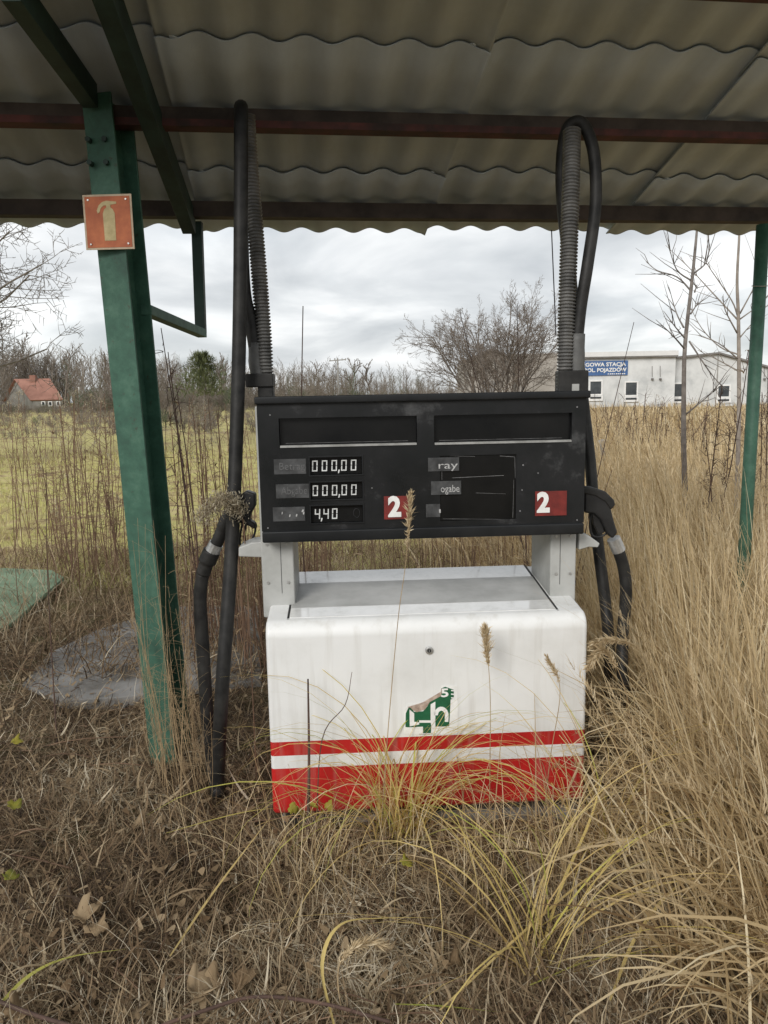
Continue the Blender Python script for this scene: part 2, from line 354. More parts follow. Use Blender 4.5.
def spline(pts, n=8):
    """Catmull-Rom through the points"""
    P = [np.array(p, float) for p in pts]; P = [2*P[0]-P[1]] + P + [2*P[-1]-P[-2]]; o = []
    for i in range(1, len(P) - 2):
        for j in range(n):
            t = j / n; a, b, c, d = P[i-1], P[i], P[i+1], P[i+2]
            o.append(0.5*((2*b) + (-a+c)*t + (2*a-5*b+4*c-d)*t*t + (-a+3*b-3*c+d)*t**3))
    o.append(P[-2]); return o
def text_mesh(name, body, size, mat, parent, loc, width=None, align='CENTER', bold=0.0, depth=0.0008):
    """lettering standing upright in the x-z plane, facing -y"""
    c = bpy.data.curves.new('txt', 'FONT'); c.body = body; c.size = size; c.align_x = align; c.align_y = 'CENTER'; c.extrude = depth; c.offset = bold
    c.resolution_u = 3
    to = bpy.data.objects.new('txt', c); COL.objects.link(to)
    bpy.context.view_layer.update()
    me = bpy.data.meshes.new_from_object(to.evaluated_get(bpy.context.evaluated_depsgraph_get()))
    bpy.data.objects.remove(to)
    co = np.zeros(len(me.vertices) * 3, np.float32); me.vertices.foreach_get('co', co); co = co.reshape(-1, 3)
    if width and len(co):
        w = co[:,0].max() - co[:,0].min(); co[:,0] *= width / w
    new = np.stack([co[:,0] + loc[0], -co[:,2] + loc[1], co[:,1] + loc[2]], 1)
    me.vertices.foreach_set('co', np.ascontiguousarray(new, np.float32).ravel()); me.materials.clear(); me.update(); me.name = name
    return link(name, me, mat, parent)

def gh(x, y):
    """height of the ground"""
    x = np.asarray(x, float); y = np.asarray(y, float)
    h = 0.022*np.sin(x*2.1+0.5)*np.cos(y*1.7) + 0.016*np.sin(x*4.7+y*3.1) + 0.010*np.cos(x*7.9-y*6.3)
    far = np.clip((y-6)/20, 0, 1)
    h = h + far*0.10*np.sin(x*0.33+1)*np.cos(y*0.27)
    flat = np.exp(-(((x-0.14)/0.75)**4 + ((y-2.85)/0.55)**4))
    return h*(1-flat) - 0.02*flat

def onG(x, y, lift):
    c = atZ(x, y, lift)
    for _ in range(4): c = atZ(x, y, float(gh(c[0], c[1])) + lift)
    return c
def blades(base, head, a0, bend, L, Wd, seg, rnd, floor=False, tip=0.12, wob=0.0):
    n = len(base); t = np.linspace(0, 1, seg+1)
    ang = a0[:,None] + bend[:,None]*t[None,:]**1.4
    st = (L/seg)[:,None]
    hx = np.cumsum(np.concatenate([np.zeros((n,1)), np.sin(ang[:,:-1])*st], 1), 1)
    hz = np.cumsum(np.concatenate([np.zeros((n,1)), np.cos(ang[:,:-1])*st], 1), 1)
    ch, sh = np.cos(head)[:,None], np.sin(head)[:,None]
    lat = wob*(rng.random((n,1))-.5)*2*L[:,None]*t[None,:]**2
    X = base[:,0:1] + ch*hx - sh*lat; Y = base[:,1:2] + sh*hx + ch*lat; Z = base[:,2:3] + hz
    if floor:
        Z = np.maximum(Z, gh(X, Y) + 0.004 + 0.02*rnd[:,None])
    w = Wd[:,None]*(1 - (1-tip)*t[None,:]**2)*0.5
    tw = rng.uniform(-.5, .5, (n,1)); sxv = -sh*np.cos(tw); syv = ch*np.cos(tw); szv = np.sin(tw)*np.ones_like(sh)
    A = np.stack([X - sxv*w, Y - syv*w, Z - szv*w], -1); B = np.stack([X + sxv*w, Y + syv*w, Z + szv*w], -1)
    V = np.stack([A, B], 2).reshape(n, -1, 3)
    i = np.arange(seg)*2; q = np.stack([i, i+1, i+3, i+2], 1)
    F = (q[None] + (np.arange(n)*(2*(seg+1)))[:,None,None]).reshape(-1, 4)
    return V.reshape(-1, 3), F, np.repeat(rnd, 2*(seg+1))
def spikes(base, dirs, L, Wd, rnd):
    """little pointed scales"""
    n = len(base); dirs = dirs/np.linalg.norm(dirs, axis=1, keepdims=True); s_ = np.cross(dirs, rng.normal(0, 1, (n, 3))); s_ /= np.linalg.norm(s_, axis=1, keepdims=True) + 1e-9
    m = base + dirs*(L*.45)[:,None]; e_ = base + dirs*L[:,None]; w = (Wd*.5)[:,None]
    V = np.stack([base, m - s_*w, e_, m + s_*w], 1).reshape(-1, 3); F = np.arange(n*4).reshape(-1, 4)
    return V, F, np.repeat(rnd, 4)
class Bag:
    def __init__(s): s.v = []; s.f = []; s.r = []; s.n = 0
    def add(s, vfr):
        v, f, r = vfr; s.v.append(v); s.f.append(f + s.n); s.r.append(r); s.n += len(v); return s
    def build(s, name, mat, parent=None, smooth=False):
        v = np.concatenate(s.v)
        if parent is not None:
            inv = np.array(PM[parent.name].inverted()); v = v @ inv[:3,:3].T + inv[:3,3]
        return link(name, np_mesh(name, v, np.concatenate(s.f), np.concatenate(s.r), smooth), mat, parent)
def tubes(P, Rr, k, rnd):
    """many polylines (N,m,3) with radii (N,m) as thin tubes"""
    n, m, _ = P.shape
    T = np.gradient(P, axis=1); T /= np.linalg.norm(T, axis=2, keepdims=True) + 1e-9
    ref = np.where(np.abs(T[..., 2:3]) < 0.9, np.array([0, 0, 1.0]), np.array([1.0, 0, 0]))
    x = np.cross(T, ref); x /= np.linalg.norm(x, axis=2, keepdims=True) + 1e-9; y = np.cross(T, x)
    a = 2*np.pi*np.arange(k)/k
    V = P[:,:,None,:] + Rr[:,:,None,None]*(np.cos(a)[None,None,:,None]*x[:,:,None,:] + np.sin(a)[None,None,:,None]*y[:,:,None,:])
    i = (np.arange(m-1)*k)[:,None]; j = np.arange(k)[None]
    q = np.stack([i+j, i+(j+1) % k, i+k+(j+1) % k, i+k+j], -1).reshape(-1, 4)
    F = (q[None] + (np.arange(n)*m*k)[:,None,None]).reshape(-1, 4)
    return V.reshape(-1, 3), F, np.repeat(rnd, m*k)

def grow(r, start, d, length, rad, depth, par, out):
    """bare branch with its twigs; every polyline has five points"""
    d = d/np.linalg.norm(d); p = np.array(start, float); pts = [p.copy()]; ds = [d]
    for _ in range(4):
        d = d + r.normal(0, par['wander'], 3) + np.array([0, 0, par['up']]); d /= np.linalg.norm(d)
        p = p + d*length/4; pts.append(p.copy()); ds.append(d)
    endr = par.get('taper', 0.35)
    out.append((pts, [rad*(1-(1-endr)*t/4) for t in range(5)], depth))
    if depth >= par['depth']: return
    nb = par['nb'][depth]
    for i in range(nb):
        t = par['t0'] + (1-par['t0'])*(i+r.random())/nb
        k = min(int(t*4), 3); q = pts[k] + (pts[k+1]-pts[k])*(t*4-k); dd = ds[k+1]
        s = np.cross(dd, r.normal(0, 1, 3)); s /= np.linalg.norm(s) + 1e-9
        an = par['angle']*(0.7+0.6*r.random())
        nd = dd*math.cos(an) + s*math.sin(an)
        grow(r, q, nd, length*par['len']*(0.65+0.6*r.random())*(1.15-0.5*t), max(rad*par['rad']*(1.1-0.5*t), par['rmin']), depth+1, par, out)
def branches_mesh(out, sides=(7, 5, 4, 3, 3, 3)):
    bag = Bag()
    for dp in sorted({o[2] for o in out}):
        P = np.array([o[0] for o in out if o[2] == dp]); Rr = np.array([o[1] for o in out if o[2] == dp])
        bag.add(tubes(P, Rr, sides[dp], rng.random(len(P))))
    return bag

# ------------------------------------------------------------------ ground, slab, island
def build_ground():
    s = np.linspace(-1, 1, 221); gx = np.sinh(s*5.6)/np.sinh(5.6)*600
    s2 = np.linspace(-0.42, 1, 261); gy = 2.5 + np.sinh(s2*5.6)/np.sinh(5.6)*700
    X, Y = np.meshgrid(gx, gy); Z = gh(X, Y)
    V = np.stack([X, Y, Z], -1).reshape(-1, 3); w = len(gx)
    i = (np.arange(len(gy)-1)*w)[:,None] + np.arange(w-1)[None]; i = i.ravel()
    o = link('ground', np_mesh('ground', V, np.stack([i, i+1, i+w+1, i+w], 1), None, True), 'ground')
    tag(o, kind='structure')
build_ground()
def slab(name, pix, z, th, mat):
    pts = [atZ(x, y, z) for x, y in pix]
    o = MB().prism([(p[0], p[1]) for p in pts], z - th, z, 'xy').build(name, mat, None, bevel=0.008)
    return o
# old concrete apron showing between the litter, left of the pump
o = slab('pavement', [(22, 684), (60, 700), (120, 697), (262, 680), (258, 606), (172, 606), (140, 616), (96, 630), (50, 652)], 0.028, 0.12, 'slab_grey'); tag(o, kind='structure')
# the pump stands on a low concrete island
o = MB().box(-0.39, 0.68, 2.575, 3.12, -0.12, 0.0115).build('concrete_island', 'concrete', None, bevel=0.012); tag(o, kind='structure')

# ------------------------------------------------------------------ canopy
CY = RAD(7.0)
can = thing('canopy', (0, 3.05, 0), CY, 'low canopy of grey corrugated sheets on red purlins and a green post', 'canopy')
SL = 0.27; Z0 = 2.537
def zp(v): return Z0 - SL*v                      # underside of the purlins
PITCH_W = 0.177; AMP = 0.0125
def sheet_mesh(nw, v0, v1, par, lap):
    nu = nw*20 + 3; us = np.linspace(0, nw*PITCH_W + lap, nu); vs = np.linspace(0, v1 - v0, 6)
    U_, V_ = np.meshgrid(us, vs)
    zb = AMP*np.cos(2*np.pi*U_/PITCH_W + 1.2) + 0.016*V_/(v1-v0)
    ed = np.minimum(U_, us[-1] - U_); zb = zb - 0.014*np.clip(1 - ed/0.022, 0, 1)
    bot = np.stack([U_, V_, zb - SL*V_], -1).reshape(-1, 3); top = bot + np.array([0, 0, 0.0065])
    w = nu; h = len(vs); i = ((np.arange(h-1)*w)[:,None] + np.arange(w-1)[None]).ravel(); n = w*h
    F = [np.stack([i, i+w, i+w+1, i+1], 1), np.stack([i, i+1, i+w+1, i+w], 1) + n]
    a = np.arange(w-1); F.append(np.stack([a, a+1, a+1+n, a+n], 1)); b_ = a + (h-1)*w; F.append(np.stack([b_+1, b_, b_+n, b_+1+n], 1))
    c = np.arange(h-1)*w; F.append(np.stack([c+w, c, c+n, c+w+n], 1)); d_ = c + w-1; F.append(np.stack([d_, d_+w, d_+w+n, d_+n], 1))
    me = np_mesh('roof_sheet', np.concatenate([bot, top]), np.concatenate(F), None, True)
    return me
ROWS = [(0.55, 1.10), (-0.22, 0.66), (-1.00, -0.11)]
for v0, v1 in ROWS:
    me = sheet_mesh(6, v0, v1, 0, 0.075); me.materials.append(MATS['eternit'])
    for k in range(-3, 3):
        o = link('roof_sheet', me, 'eternit', can)
        o.location = (-0.76 + 1.062*k, v0, zp(v0) + 0.088 + 0.015*(k % 2)); o.rotation_euler.z = RAD(random.uniform(-.12, .12))
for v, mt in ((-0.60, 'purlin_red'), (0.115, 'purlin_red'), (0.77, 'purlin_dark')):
    z = zp(v)
    # an open channel: red bottom flange with its lip, dusty web with shade painted into its brown, top flange
    a = MB().box(-3.3, 2.9, v - 0.026, v + 0.040, z, z + 0.007); a.box(-3.3, 2.9, v - 0.027, v - 0.021, z + 0.0005, z + 0.026)
    pu = a.build('purlin', mt, can)
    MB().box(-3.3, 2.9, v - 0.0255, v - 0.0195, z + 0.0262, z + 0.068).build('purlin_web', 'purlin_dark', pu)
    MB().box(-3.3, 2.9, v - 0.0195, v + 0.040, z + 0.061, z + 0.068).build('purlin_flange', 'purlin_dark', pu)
# green post: rolled H section turned a little
pb = atZ(160, 752, 0.02)
def hpost(cx, cy, rot, w, d, tf, tw, z0, z1, name):
    c, s = math.cos(rot), math.sin(rot); m = MB()
    for x0, x1, y0, y1 in ((-w/2, w/2, -d/2, -d/2+tf), (-w/2, w/2, d/2-tf, d/2), (-tw/2, tw/2, -d/2+tf-.001, d/2-tf+.001)):
        q = MB().box(x0, x1, y0, y1, z0, z1); m.add([(cx + p[0]*c - p[1]*s + 0.068*(1 - p[2]/2.75), cy + p[0]*s + p[1]*c - 0.06*p[2]/2.5, p[2]) for p in q.v], q.f)
    return m.build(name, 'green_paint', can, world=True, bevel=0.0025, seg=2)
POSTX, POSTY = pb[0] - 0.015, pb[1] + 0.025
hpost(POSTX - 0.012, POSTY, RAD(-13), 0.118, 0.150, 0.010, 0.008, -0.05, 2.60, 'post')
# rafter down to the eave, hanger and strut frame, brace
rz = 0.012
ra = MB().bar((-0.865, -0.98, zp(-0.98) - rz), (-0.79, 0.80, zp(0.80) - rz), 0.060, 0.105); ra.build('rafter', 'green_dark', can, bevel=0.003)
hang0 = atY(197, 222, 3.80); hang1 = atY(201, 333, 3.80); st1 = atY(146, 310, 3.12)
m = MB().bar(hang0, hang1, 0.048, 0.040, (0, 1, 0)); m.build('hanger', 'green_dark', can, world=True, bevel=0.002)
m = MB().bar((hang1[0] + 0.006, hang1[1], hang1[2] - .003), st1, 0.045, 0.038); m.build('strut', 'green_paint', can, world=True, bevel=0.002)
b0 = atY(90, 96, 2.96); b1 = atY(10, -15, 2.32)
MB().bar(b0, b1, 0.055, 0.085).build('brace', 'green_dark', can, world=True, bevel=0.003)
# bolts of the post joint
for dx_, dz_ in ((-0.03, 2.36), (0.03, 2.36), (-0.03, 2.44), (0.03, 2.44)):
    MB().tube([(POSTX - .012 + dx_ - 0.02, POSTY - 0.150, dz_), (POSTX - .012 + dx_ - 0.02, POSTY - 0.118, dz_)], 0.010, 6).build('bolt', 'green_dark', can, world=True)
# slim pipe under the eave on the right with a wire round it
pt = atY(762, 246, 3.93); pbm = atY(744, 560, 3.93)
dirp = (pbm - pt)/np.linalg.norm(pbm - pt); foot = pt + dirp*((pt[2] + 0.05)/-dirp[2]); top_ = pt - dirp*0.10
MB().tube([foot, pt*0.5 + foot*0.5, top_], 0.0315, 14, True).build('support_pole', 'green_paint', can, world=True, smooth=True)
cpt = pt + dirp*0.19
MB().tube([cpt + np.array([0.036*math.cos(a), 0.036*math.sin(a), 0.006*math.sin(a)]) for a in np.linspace(0, 2*math.pi, 17)], 0.0022, 5, False).build('wire_ring', 'alloy', can, world=True)

# ------------------------------------------------------------------ fire extinguisher sign on the post
sg = atY(108.5, 222, POSTY - 0.15)
sign = thing('extinguisher_sign', tuple(sg), RAD(-2), 'square orange sign with a pale fire extinguisher picture on the green post', 'sign')
MB().box(-0.0905, 0.0905, 0, 0.003, -0.097, 0.097).build('panel', 'sign_edge', sign)
MB().box(-0.0835, 0.0835, -0.0012, 0.0002, -0.090, 0.090).build('face', 'sign_orange', sign)
ext = [(-.021,-.066),(.021,-.066),(.022,.030),(.016,.044),(.008,.050),(.008,.060),(.030,.063),(.030,.070),(-.006,.074),(-.022,.070),(-.036,.058),(-.044,.040),(-.041,.030),(-.034,.034),(-.029,.048),(-.018,.057),(-.008,.058),(-.008,.050),(-.016,.044),(-.022,.030)]
MB().prism([(a + .004, b) for a, b in ext], -0.0026, -0.0008).build('extinguisher_picture', 'sign_cream', sign)
for x_, z_ in ((-.070, .078), (.070, .078), (-.070, -.078), (.070, -.078)):
    MB().tube([(x_, -0.0045, z_), (x_, -0.0008, z_)], 0.0035, 8).build('screw', 'alloy', sign)

# ------------------------------------------------------------------ the pump
PX, PY, PYAW = 0.144, 2.545, RAD(2.9)
pump = thing('fuel_pump', (PX, PY, 0.012), PYAW, 'old white, red and black double fuel pump overgrown with dry grass', 'fuel pump')
PMI = PM[pump.name].inverted()
def pl(x, y, yl):
    """pixel to local x and z on the pump's plane y = yl"""
    o_ = PMI @ Vector(CAM); d_ = PMI.to_3x3() @ Vector(ray(x, y)); q = o_ + d_*((yl - o_.y)/d_.y); return q.x, q.z
def plrect(x0, y0, x1, y1, yl):
    xc, yc = (x0+x1)/2, (y0+y1)/2
    return pl(x0, yc, yl)[0], pl(x1, yc, yl)[0], pl(xc, y1, yl)[1], pl(xc, y0, yl)[1]
HW = 0.555; ZB = 0.034; DEP = 0.555
# cabinet: a bent shell with rounded ends
prof = []
def arc(cy, cz, r, a0, a1, n): return [(cy + r*math.cos(RAD(a)), cz + r*math.sin(RAD(a))) for a in np.linspace(a0, a1, n)]
ztf, ztr = 0.730, 0.780
prof += [(0.012, ZB)] + arc(0.020, ZB + 0.022, 0.020, 215, 180, 4) + arc(0.055, ztf - 0.052, 0.055, 180, 98, 10) + arc(DEP - 0.02, ztr - 0.02, 0.02, 92, 0, 6) + [(DEP, ZB)]
cab = MB().prism(prof, -HW, HW, 'yz')
cab.build('cabinet', 'pump_paint', pump, bevel=0.014, seg=3)
MB().box(-HW + 0.04, HW - 0.03, 0.045, DEP - 0.03, -0.03, ZB + 0.004).build('plinth', 'plinth_dark', pump)
# black joints and the lid between them
def ztop(y): return ztf + (ztr - ztf)*(y - 0.045)/(DEP - 0.065)
for xs in (-0.480, 0.462):
    MB().add([(xs - .004, 0.045, ztop(.045) + .0022), (xs + .004, 0.045, ztop(.045) + .0022), (xs + .004, DEP - .012, ztop(DEP - .012) + .0022), (xs - .004, DEP - .012, ztop(DEP - .012) + .0022),
              (xs - .004, 0.045, ztop(.045) - .004), (xs + .004, 0.045, ztop(.045) - .004), (xs + .004, DEP - .012, ztop(DEP - .012) - .004), (xs - .004, DEP - .012, ztop(DEP - .012) - .004)],
             [(0,1,2,3), (7,6,5,4), (0,4,5,1), (1,5,6,2), (2,6,7,3), (3,7,4,0)]).build('lid_joint', 'seam_black', pump)
L0, L1 = 0.056, DEP - 0.010
MB().add([(-.4745, L0, ztop(L0) + .004), (.4565, L0, ztop(L0) + .004), (.4565, L1, ztop(L1) + .004), (-.4745, L1, ztop(L1) + .004),
          (-.4745, L0, ztop(L0) - .006), (.4565, L0, ztop(L0) - .006), (.4565, L1, ztop(L1) - .006), (-.4745, L1, ztop(L1) - .006)],
         [(0,1,2,3), (7,6,5,4), (0,4,5,1), (1,5,6,2), (2,6,7,3), (3,7,4,0)]).build('top_lid', 'lid_paint', pump, bevel=0.002)
ys0, ys1 = ((PMI @ Vector(atZ(427, yy, 0.77))).y for yy in (600, 583))
MB().add([(-.4735, ys0, ztop(ys0) + .0045), (.4555, ys0, ztop(ys0) + .0045), (.4555, ys1, ztop(ys1) + .0065), (-.4735, ys1, ztop(ys1) + .0065), (-.4735, ys0, ztop(ys0)), (.4555, ys0, ztop(ys0)), (.4555, ys1, ztop(ys1)), (-.4735, ys1, ztop(ys1))],
         [(0,1,2,3), (7,6,5,4), (0,4,5,1), (1,5,6,2), (2,6,7,3), (3,7,4,0)]).build('lid_shade_strip', 'lid_shade_grey', pump)  # added grey strip: puts the lid's darker shading band into the colour
# lock
lx, lz = pl(429, 650, 0)
lk = MB().tube([(lx, -0.008, lz), (lx, -0.007, lz), (lx, 0.004, lz)], [0.010, 0.013, 0.0135], 16).build('lock', 'alloy', pump)
MB().tube([(lx, -0.0092, lz), (lx, -0.0075, lz)], 0.007, 12).build('lock_core', 'seam_black', lk)
MB().box(lx - .001, lx + .001, -0.0102, -0.0085, lz - .0045, lz + .0045).build('keyhole', 'alloy', lk)
# side posts
for nm, x0, x1 in (('side_post', -0.578, -0.462), ('side_post', 0.470, 0.566)):
    o = MB().box(x0, x1, 0.185, 0.47, 0.70, 1.46).build(nm, 'grey_paint', pump, bevel=0.006)
    for dz in (0.83, 0.97):
        for xx in (x0 + 0.022, x1 - 0.022):
            MB().tube([(xx, 0.1815, dz), (xx, 0.187, dz)], 0.005, 8).build('screw', 'alloy', o)
    MB().box((x0+x1)/2 + (0.012 if x0 < 0 else -0.012) - .001, (x0+x1)/2 + (0.012 if x0 < 0 else -0.012) + .001, 0.1842, 0.1865, 0.79, 1.0).build('joint', 'plate_grey', o)
# head
HF = 0.12                                        # front plane of the head
HX0, HX1, HZ0, HZ1 = -0.566, 0.573, 0.995, 1.478
hb = MB().box(HX0, HX1, HF + 0.035, 0.50, HZ0 + 0.012, HZ1).build('head_body', 'pump_black', pump, bevel=0.006)
MB().box(HX0 - 0.004, HX1 + 0.010, HF - 0.014, 0.515, HZ1 - 0.012, HZ1 + 0.014).build('head_cap', 'pump_black', pump, bevel=0.005)
MB().box(HX0 + 0.003, HX1 - 0.003, HF - 0.010, HF + 0.06, HZ0 - 0.006, HZ0 + 0.034).build('bottom_rail', 'pump_black', pump, bevel=0.006)
win = [plrect(279, 417, 417, 446, HF), plrect(434, 414, 572, 443, HF)]
dsp = [plrect(310, 457, 362, 474.5, HF), plrect(310.5, 482, 362.5, 499, HF), plrect(311, 505.5, 363, 522.5, HF)]
rpan = plrect(440, 455, 516, 520, HF)
holes = win + dsp + [rpan]
def holed(x0, x1, z0, z1, holes, yf, dep):
    xs = sorted({x0, x1, *[h[0] for h in holes], *[h[1] for h in holes]}); zs = sorted({z0, z1, *[h[2] for h in holes], *[h[3] for h in holes]})
    m = MB()
    for i in range(len(xs)-1):
        for j in range(len(zs)-1):
            xc, zc = (xs[i]+xs[i+1])/2, (zs[j]+zs[j+1])/2
            if any(h[0] < xc < h[1] and h[2] < zc < h[3] for h in holes): continue
            m.add([(xs[i], yf, zs[j]), (xs[i+1], yf, zs[j]), (xs[i+1], yf, zs[j+1]), (xs[i], yf, zs[j+1])], [(0,1,2,3)])
    for h in holes:
        a, b, c, d = h
        m.add([(a,yf,c),(b,yf,c),(b,yf,d),(a,yf,d),(a,yf+dep,c),(b,yf+dep,c),(b,yf+dep,d),(a,yf+dep,d)], [(0,4,5,1),(1,5,6,2),(2,6,7,3),(3,7,4,0)])
    m.add([(x0,yf,z0),(x1,yf,z0),(x1,yf,z1),(x0,yf,z1),(x0,yf+.036,z0),(x1,yf+.036,z0),(x1,yf+.036,z1),(x0,yf+.036,z1)], [(0,4,5,1),(1,5,6,2),(2,6,7,3),(3,7,4,0)])
    return m
holed(HX0 + .002, HX1 - .002, HZ0 + .034, HZ1 - .012, holes, HF, 0.034).build('face_panel', 'black_face', pump)
for a, b, c, d in win:
    w = MB().box(a + .001, b - .001, HF + 0.020, HF + 0.024, c + .001, d - .001).build('display_window', 'dark_glass', pump)
    MB().box(a + .002, b - .002, HF - 0.004, HF + 0.019, c - 0.001, c + 0.006).build('window_ledge', 'grey_ledge', w)
    MB().box(a + .02, b - .03, HF + 0.0185, HF + 0.0195, c + 0.012, c + 0.0128).build('wiper_mark', 'scratch', w)
SEG7 = {'0': 'abcdef', '4': 'bcfg', '2': 'abged'}
def digit(ch, x, z, w, h, parent, y):
    t = w*0.20; m = MB(); sk = 0.10*w
    S7 = dict(a=(-w/2, w/2, h/2-t, h/2), d=(-w/2, w/2, -h/2, -h/2+t), g=(-w/2, w/2, -t/2, t/2), b=(w/2-t, w/2, t*.3, h/2-t*.3), c=(w/2-t, w/2, -h/2+t*.3, -t*.3), f=(-w/2, -w/2+t, t*.3, h/2-t*.3), e=(-w/2, -w/2+t, -h/2+t*.3, -t*.3))
    for s_ in SEG7[ch]:
        a, b, c, d = S7[s_]; y_ = y - (0.0006 if s_ in 'adg' else 0.0)
        q = MB().box(a, b, y_, y + .002, c, d); m.add([(x + p[0] + sk*p[2]/h, p[1], z + p[2]) for p in q.v], q.f)
    return m.build('digit', 'digit_white', parent)
for (a, b, c, d), txt in zip(dsp, ('000,00', '000,00', '4,40')):
    D = MB().box(a + .001, b - .001, HF + 0.012, HF + 0.016, c + .001, d - .001).build('counter_display', 'dark_glass', pump)
    fr = MB(); g = .0045
    fr.box(a - g, b + g, HF - .0035, HF + .001, d + .0002, d + g); fr.box(a - g, b + g, HF - .0035, HF + .001, c - g, c - .0002); fr.box(a - g, a - .0002, HF - .003, HF + .001, c, d); fr.box(b + .0002, b + g, HF - .003, HF + .001, c, d)
    fr.build('bezel', 'pump_black', D)
    h = (d - c)*0.62; w = h*0.50; x = a + 0.016 + (0.006 if len(txt) < 6 else 0); z = (c + d)/2
    for ch in txt:
        if ch == ',':
            cx = x - (0.0335 if len(txt) == 6 else 0.030)/2 - .0005
            MB().prism([(cx - .004, z - h/2 - .008), (cx - .0005, z - h/2 - .008), (cx + .003, z - h/2 + .004), (cx - .002, z - h/2 + .004)], HF + .0105, HF + .0125).build('comma', 'digit_white', D)
        else:
            digit(ch, x, z, w, h, D, HF + 0.0112); x += 0.0335 if len(txt) == 6 else 0.030
    if txt == '4,40':
        MB().tube([(b - .022 + .011*math.cos(t), HF + .0108, z + .016*math.sin(t)) for t in np.linspace(0, 2*math.pi, 19)], 0.0009, 4, False).build('round_mark', 'plate_grey', D)
# worn caption plates
caps = [((274, 459, 306, 474), 'Betrag', 'faint_text'), ((276, 484, 309, 498), 'Abgabe', 'faint_text'), ((273, 507, 305, 521), "1", 'text_white'),
        ((428, 457.5, 459, 471), 'ray', 'text_white'), ((431, 481, 461, 494.5), 'ogabe', 'text_white'), ((426, 504, 440, 517), '/', 'text_white')]
for rc, txt, mt in caps:
    a, b, c, d = plrect(*rc, HF)
    P_ = MB().box(a, b, HF - 0.0025, HF + 0.001, c, d).build('caption_plate', 'plate_grey', pump)
    right = rc[0] > 400
    if txt == '1':
        for mx_, mz_, mw in ((0.03, .004, .004), (0.055, -.006, .006), (0.078, -.005, .007), (0.098, .010, .010), (0.103, .002, .006)):
            MB().prism([(a + mx_, (c+d)/2 + mz_ - .003), (a + mx_ + mw*.6, (c+d)/2 + mz_ - .005), (a + mx_ + mw, (c+d)/2 + mz_ + .004), (a + mx_ + mw*.4, (c+d)/2 + mz_ + .005)], HF - .0035, HF - .0024).build('letter_rest', mt, P_)
    elif txt == '/': text_mesh('lettering', 'ı', 0.03, mt, P_, (b - .001, HF - .0035, (c+d)/2), 0.006)
    else: text_mesh('lettering', txt, 0.036, mt, P_, ((a + b)/2 + (0.014 if right else 0.006), HF - .0035, (c+d)/2 - (.004 if right else 0)), (b-a)*(0.62 if right else 0.8))
a, b, c, d = rpan
rp = MB().box(a + .001, b - .001, HF + 0.004, HF + 0.008, c + .001, d - .001).build('blank_display', 'dark_glass', pump)
sc2 = MB()
for p0, p1, wd in (((452, 478), (504, 475.5), .0011), ((500, 456), (515, 457), .0012), ((515, 457), (515.5, 478), .0014), ((450, 456), (475, 456.5), .0007), ((514, 480), (513, 518), .0009), ((443, 519), (512, 519.5), .0008), ((442, 462), (442, 480), .0007), ((476, 493), (506, 494), .0006)):
    q0 = pl(*p0, HF); q1 = pl(*p1, HF); sc2.bar((q0[0], HF + .0035, q0[1]), (q1[0], HF + .0035, q1[1]), wd, 0.001, (0, 1, 0))
sc2.build('scratches', 'scratch', rp)
for rc, nx in (((384, 496, 411, 519), 394.5), ((535, 491, 566.5, 515.5), 543)):
    a, b, c, d = plrect(*rc, HF)
    B = MB().box(a, b, HF - 0.003, HF + 0.001, c, d).build('number_badge', 'badge_red', pump)
    x_, z_ = pl(nx, (rc[1]+rc[3])/2, HF)
    text_mesh('number', '2', 0.095, 'badge_white', B, (x_, HF - .0042, z_), 0.046, bold=0.0045)
# small screws on the face
for x_, y_ in ((523, 465), (538, 473), (522, 490), (520, 511), (372, 488), (270, 415), (577, 407), (577, 520), (268, 528)):
    q = pl(x_, y_, HF); MB().tube([(q[0], HF - .002, q[1]), (q[0], HF + .001, q[1])], 0.0028, 8).build('face_screw', 'scratch', pump)
# torn sticker on the cabinet
def zo(X, Y): return pl(380 + X/7.68, 670 + Y/7.68, 0)
def stick(pts, y, name, mat, par): return MB().prism([zo(*p) for p in pts], -y, -y + .0009).build(name, mat, par)
st = stick([(182,494),(184,300),(215,262),(330,250),(400,215),(455,170),(470,118),(590,120),(600,300),(594,486),(540,494)], 0.0018, 'sticker', 'sticker_white', pump)
stick([(195,435),(198,330),(222,280),(235,285),(262,320),(330,315),(362,280),(380,245),(465,200),(470,140),(500,127),(566,150),(566,215),(541,225),(540,262),(530,430),(425,432),(425,402),(395,402),(390,482),(330,482),(330,432),(215,438)], 0.0026, 'green_shape', 'logo_green', st)
stick([(225,278),(300,265),(362,250),(380,246),(345,300),(280,322),(250,305)], 0.0032, 'torn_patch', 'sticker_torn', st)
stick([(212,282),(330,245),(465,165),(470,140),(474,150),(468,196),(380,244),(300,262),(222,286)], 0.0036, 'torn_edge', 'sticker_torn', st)
stick([(226,300),(262,330),(262,395),(300,400),(300,416),(228,430)], 0.0034, 'letter', 'sticker_white', st)
stick([(388,262),(424,240),(424,440),(396,440),(388,402),(300,402),(300,384),(388,384)], 0.0034, 'letter', 'sticker_white', st)
ar = [(470 + 56*math.cos(t), 345 - 66*math.sin(t)) for t in np.linspace(-.1, math.pi, 10)] + [(470 + 26*math.cos(t), 345 - 36*math.sin(t)) for t in np.linspace(math.pi, -.1, 10)]
stick(ar, 0.0034, 'letter', 'sticker_white', st); stick([(497,345),(526,345),(524,395),(497,395)], 0.0038, 'letter', 'sticker_white', st)
q = zo(497, 175); text_mesh('letter', '5', 0.042, 'sticker_white', st, (q[0], -0.0042, q[1]), 0.026, bold=0.001)
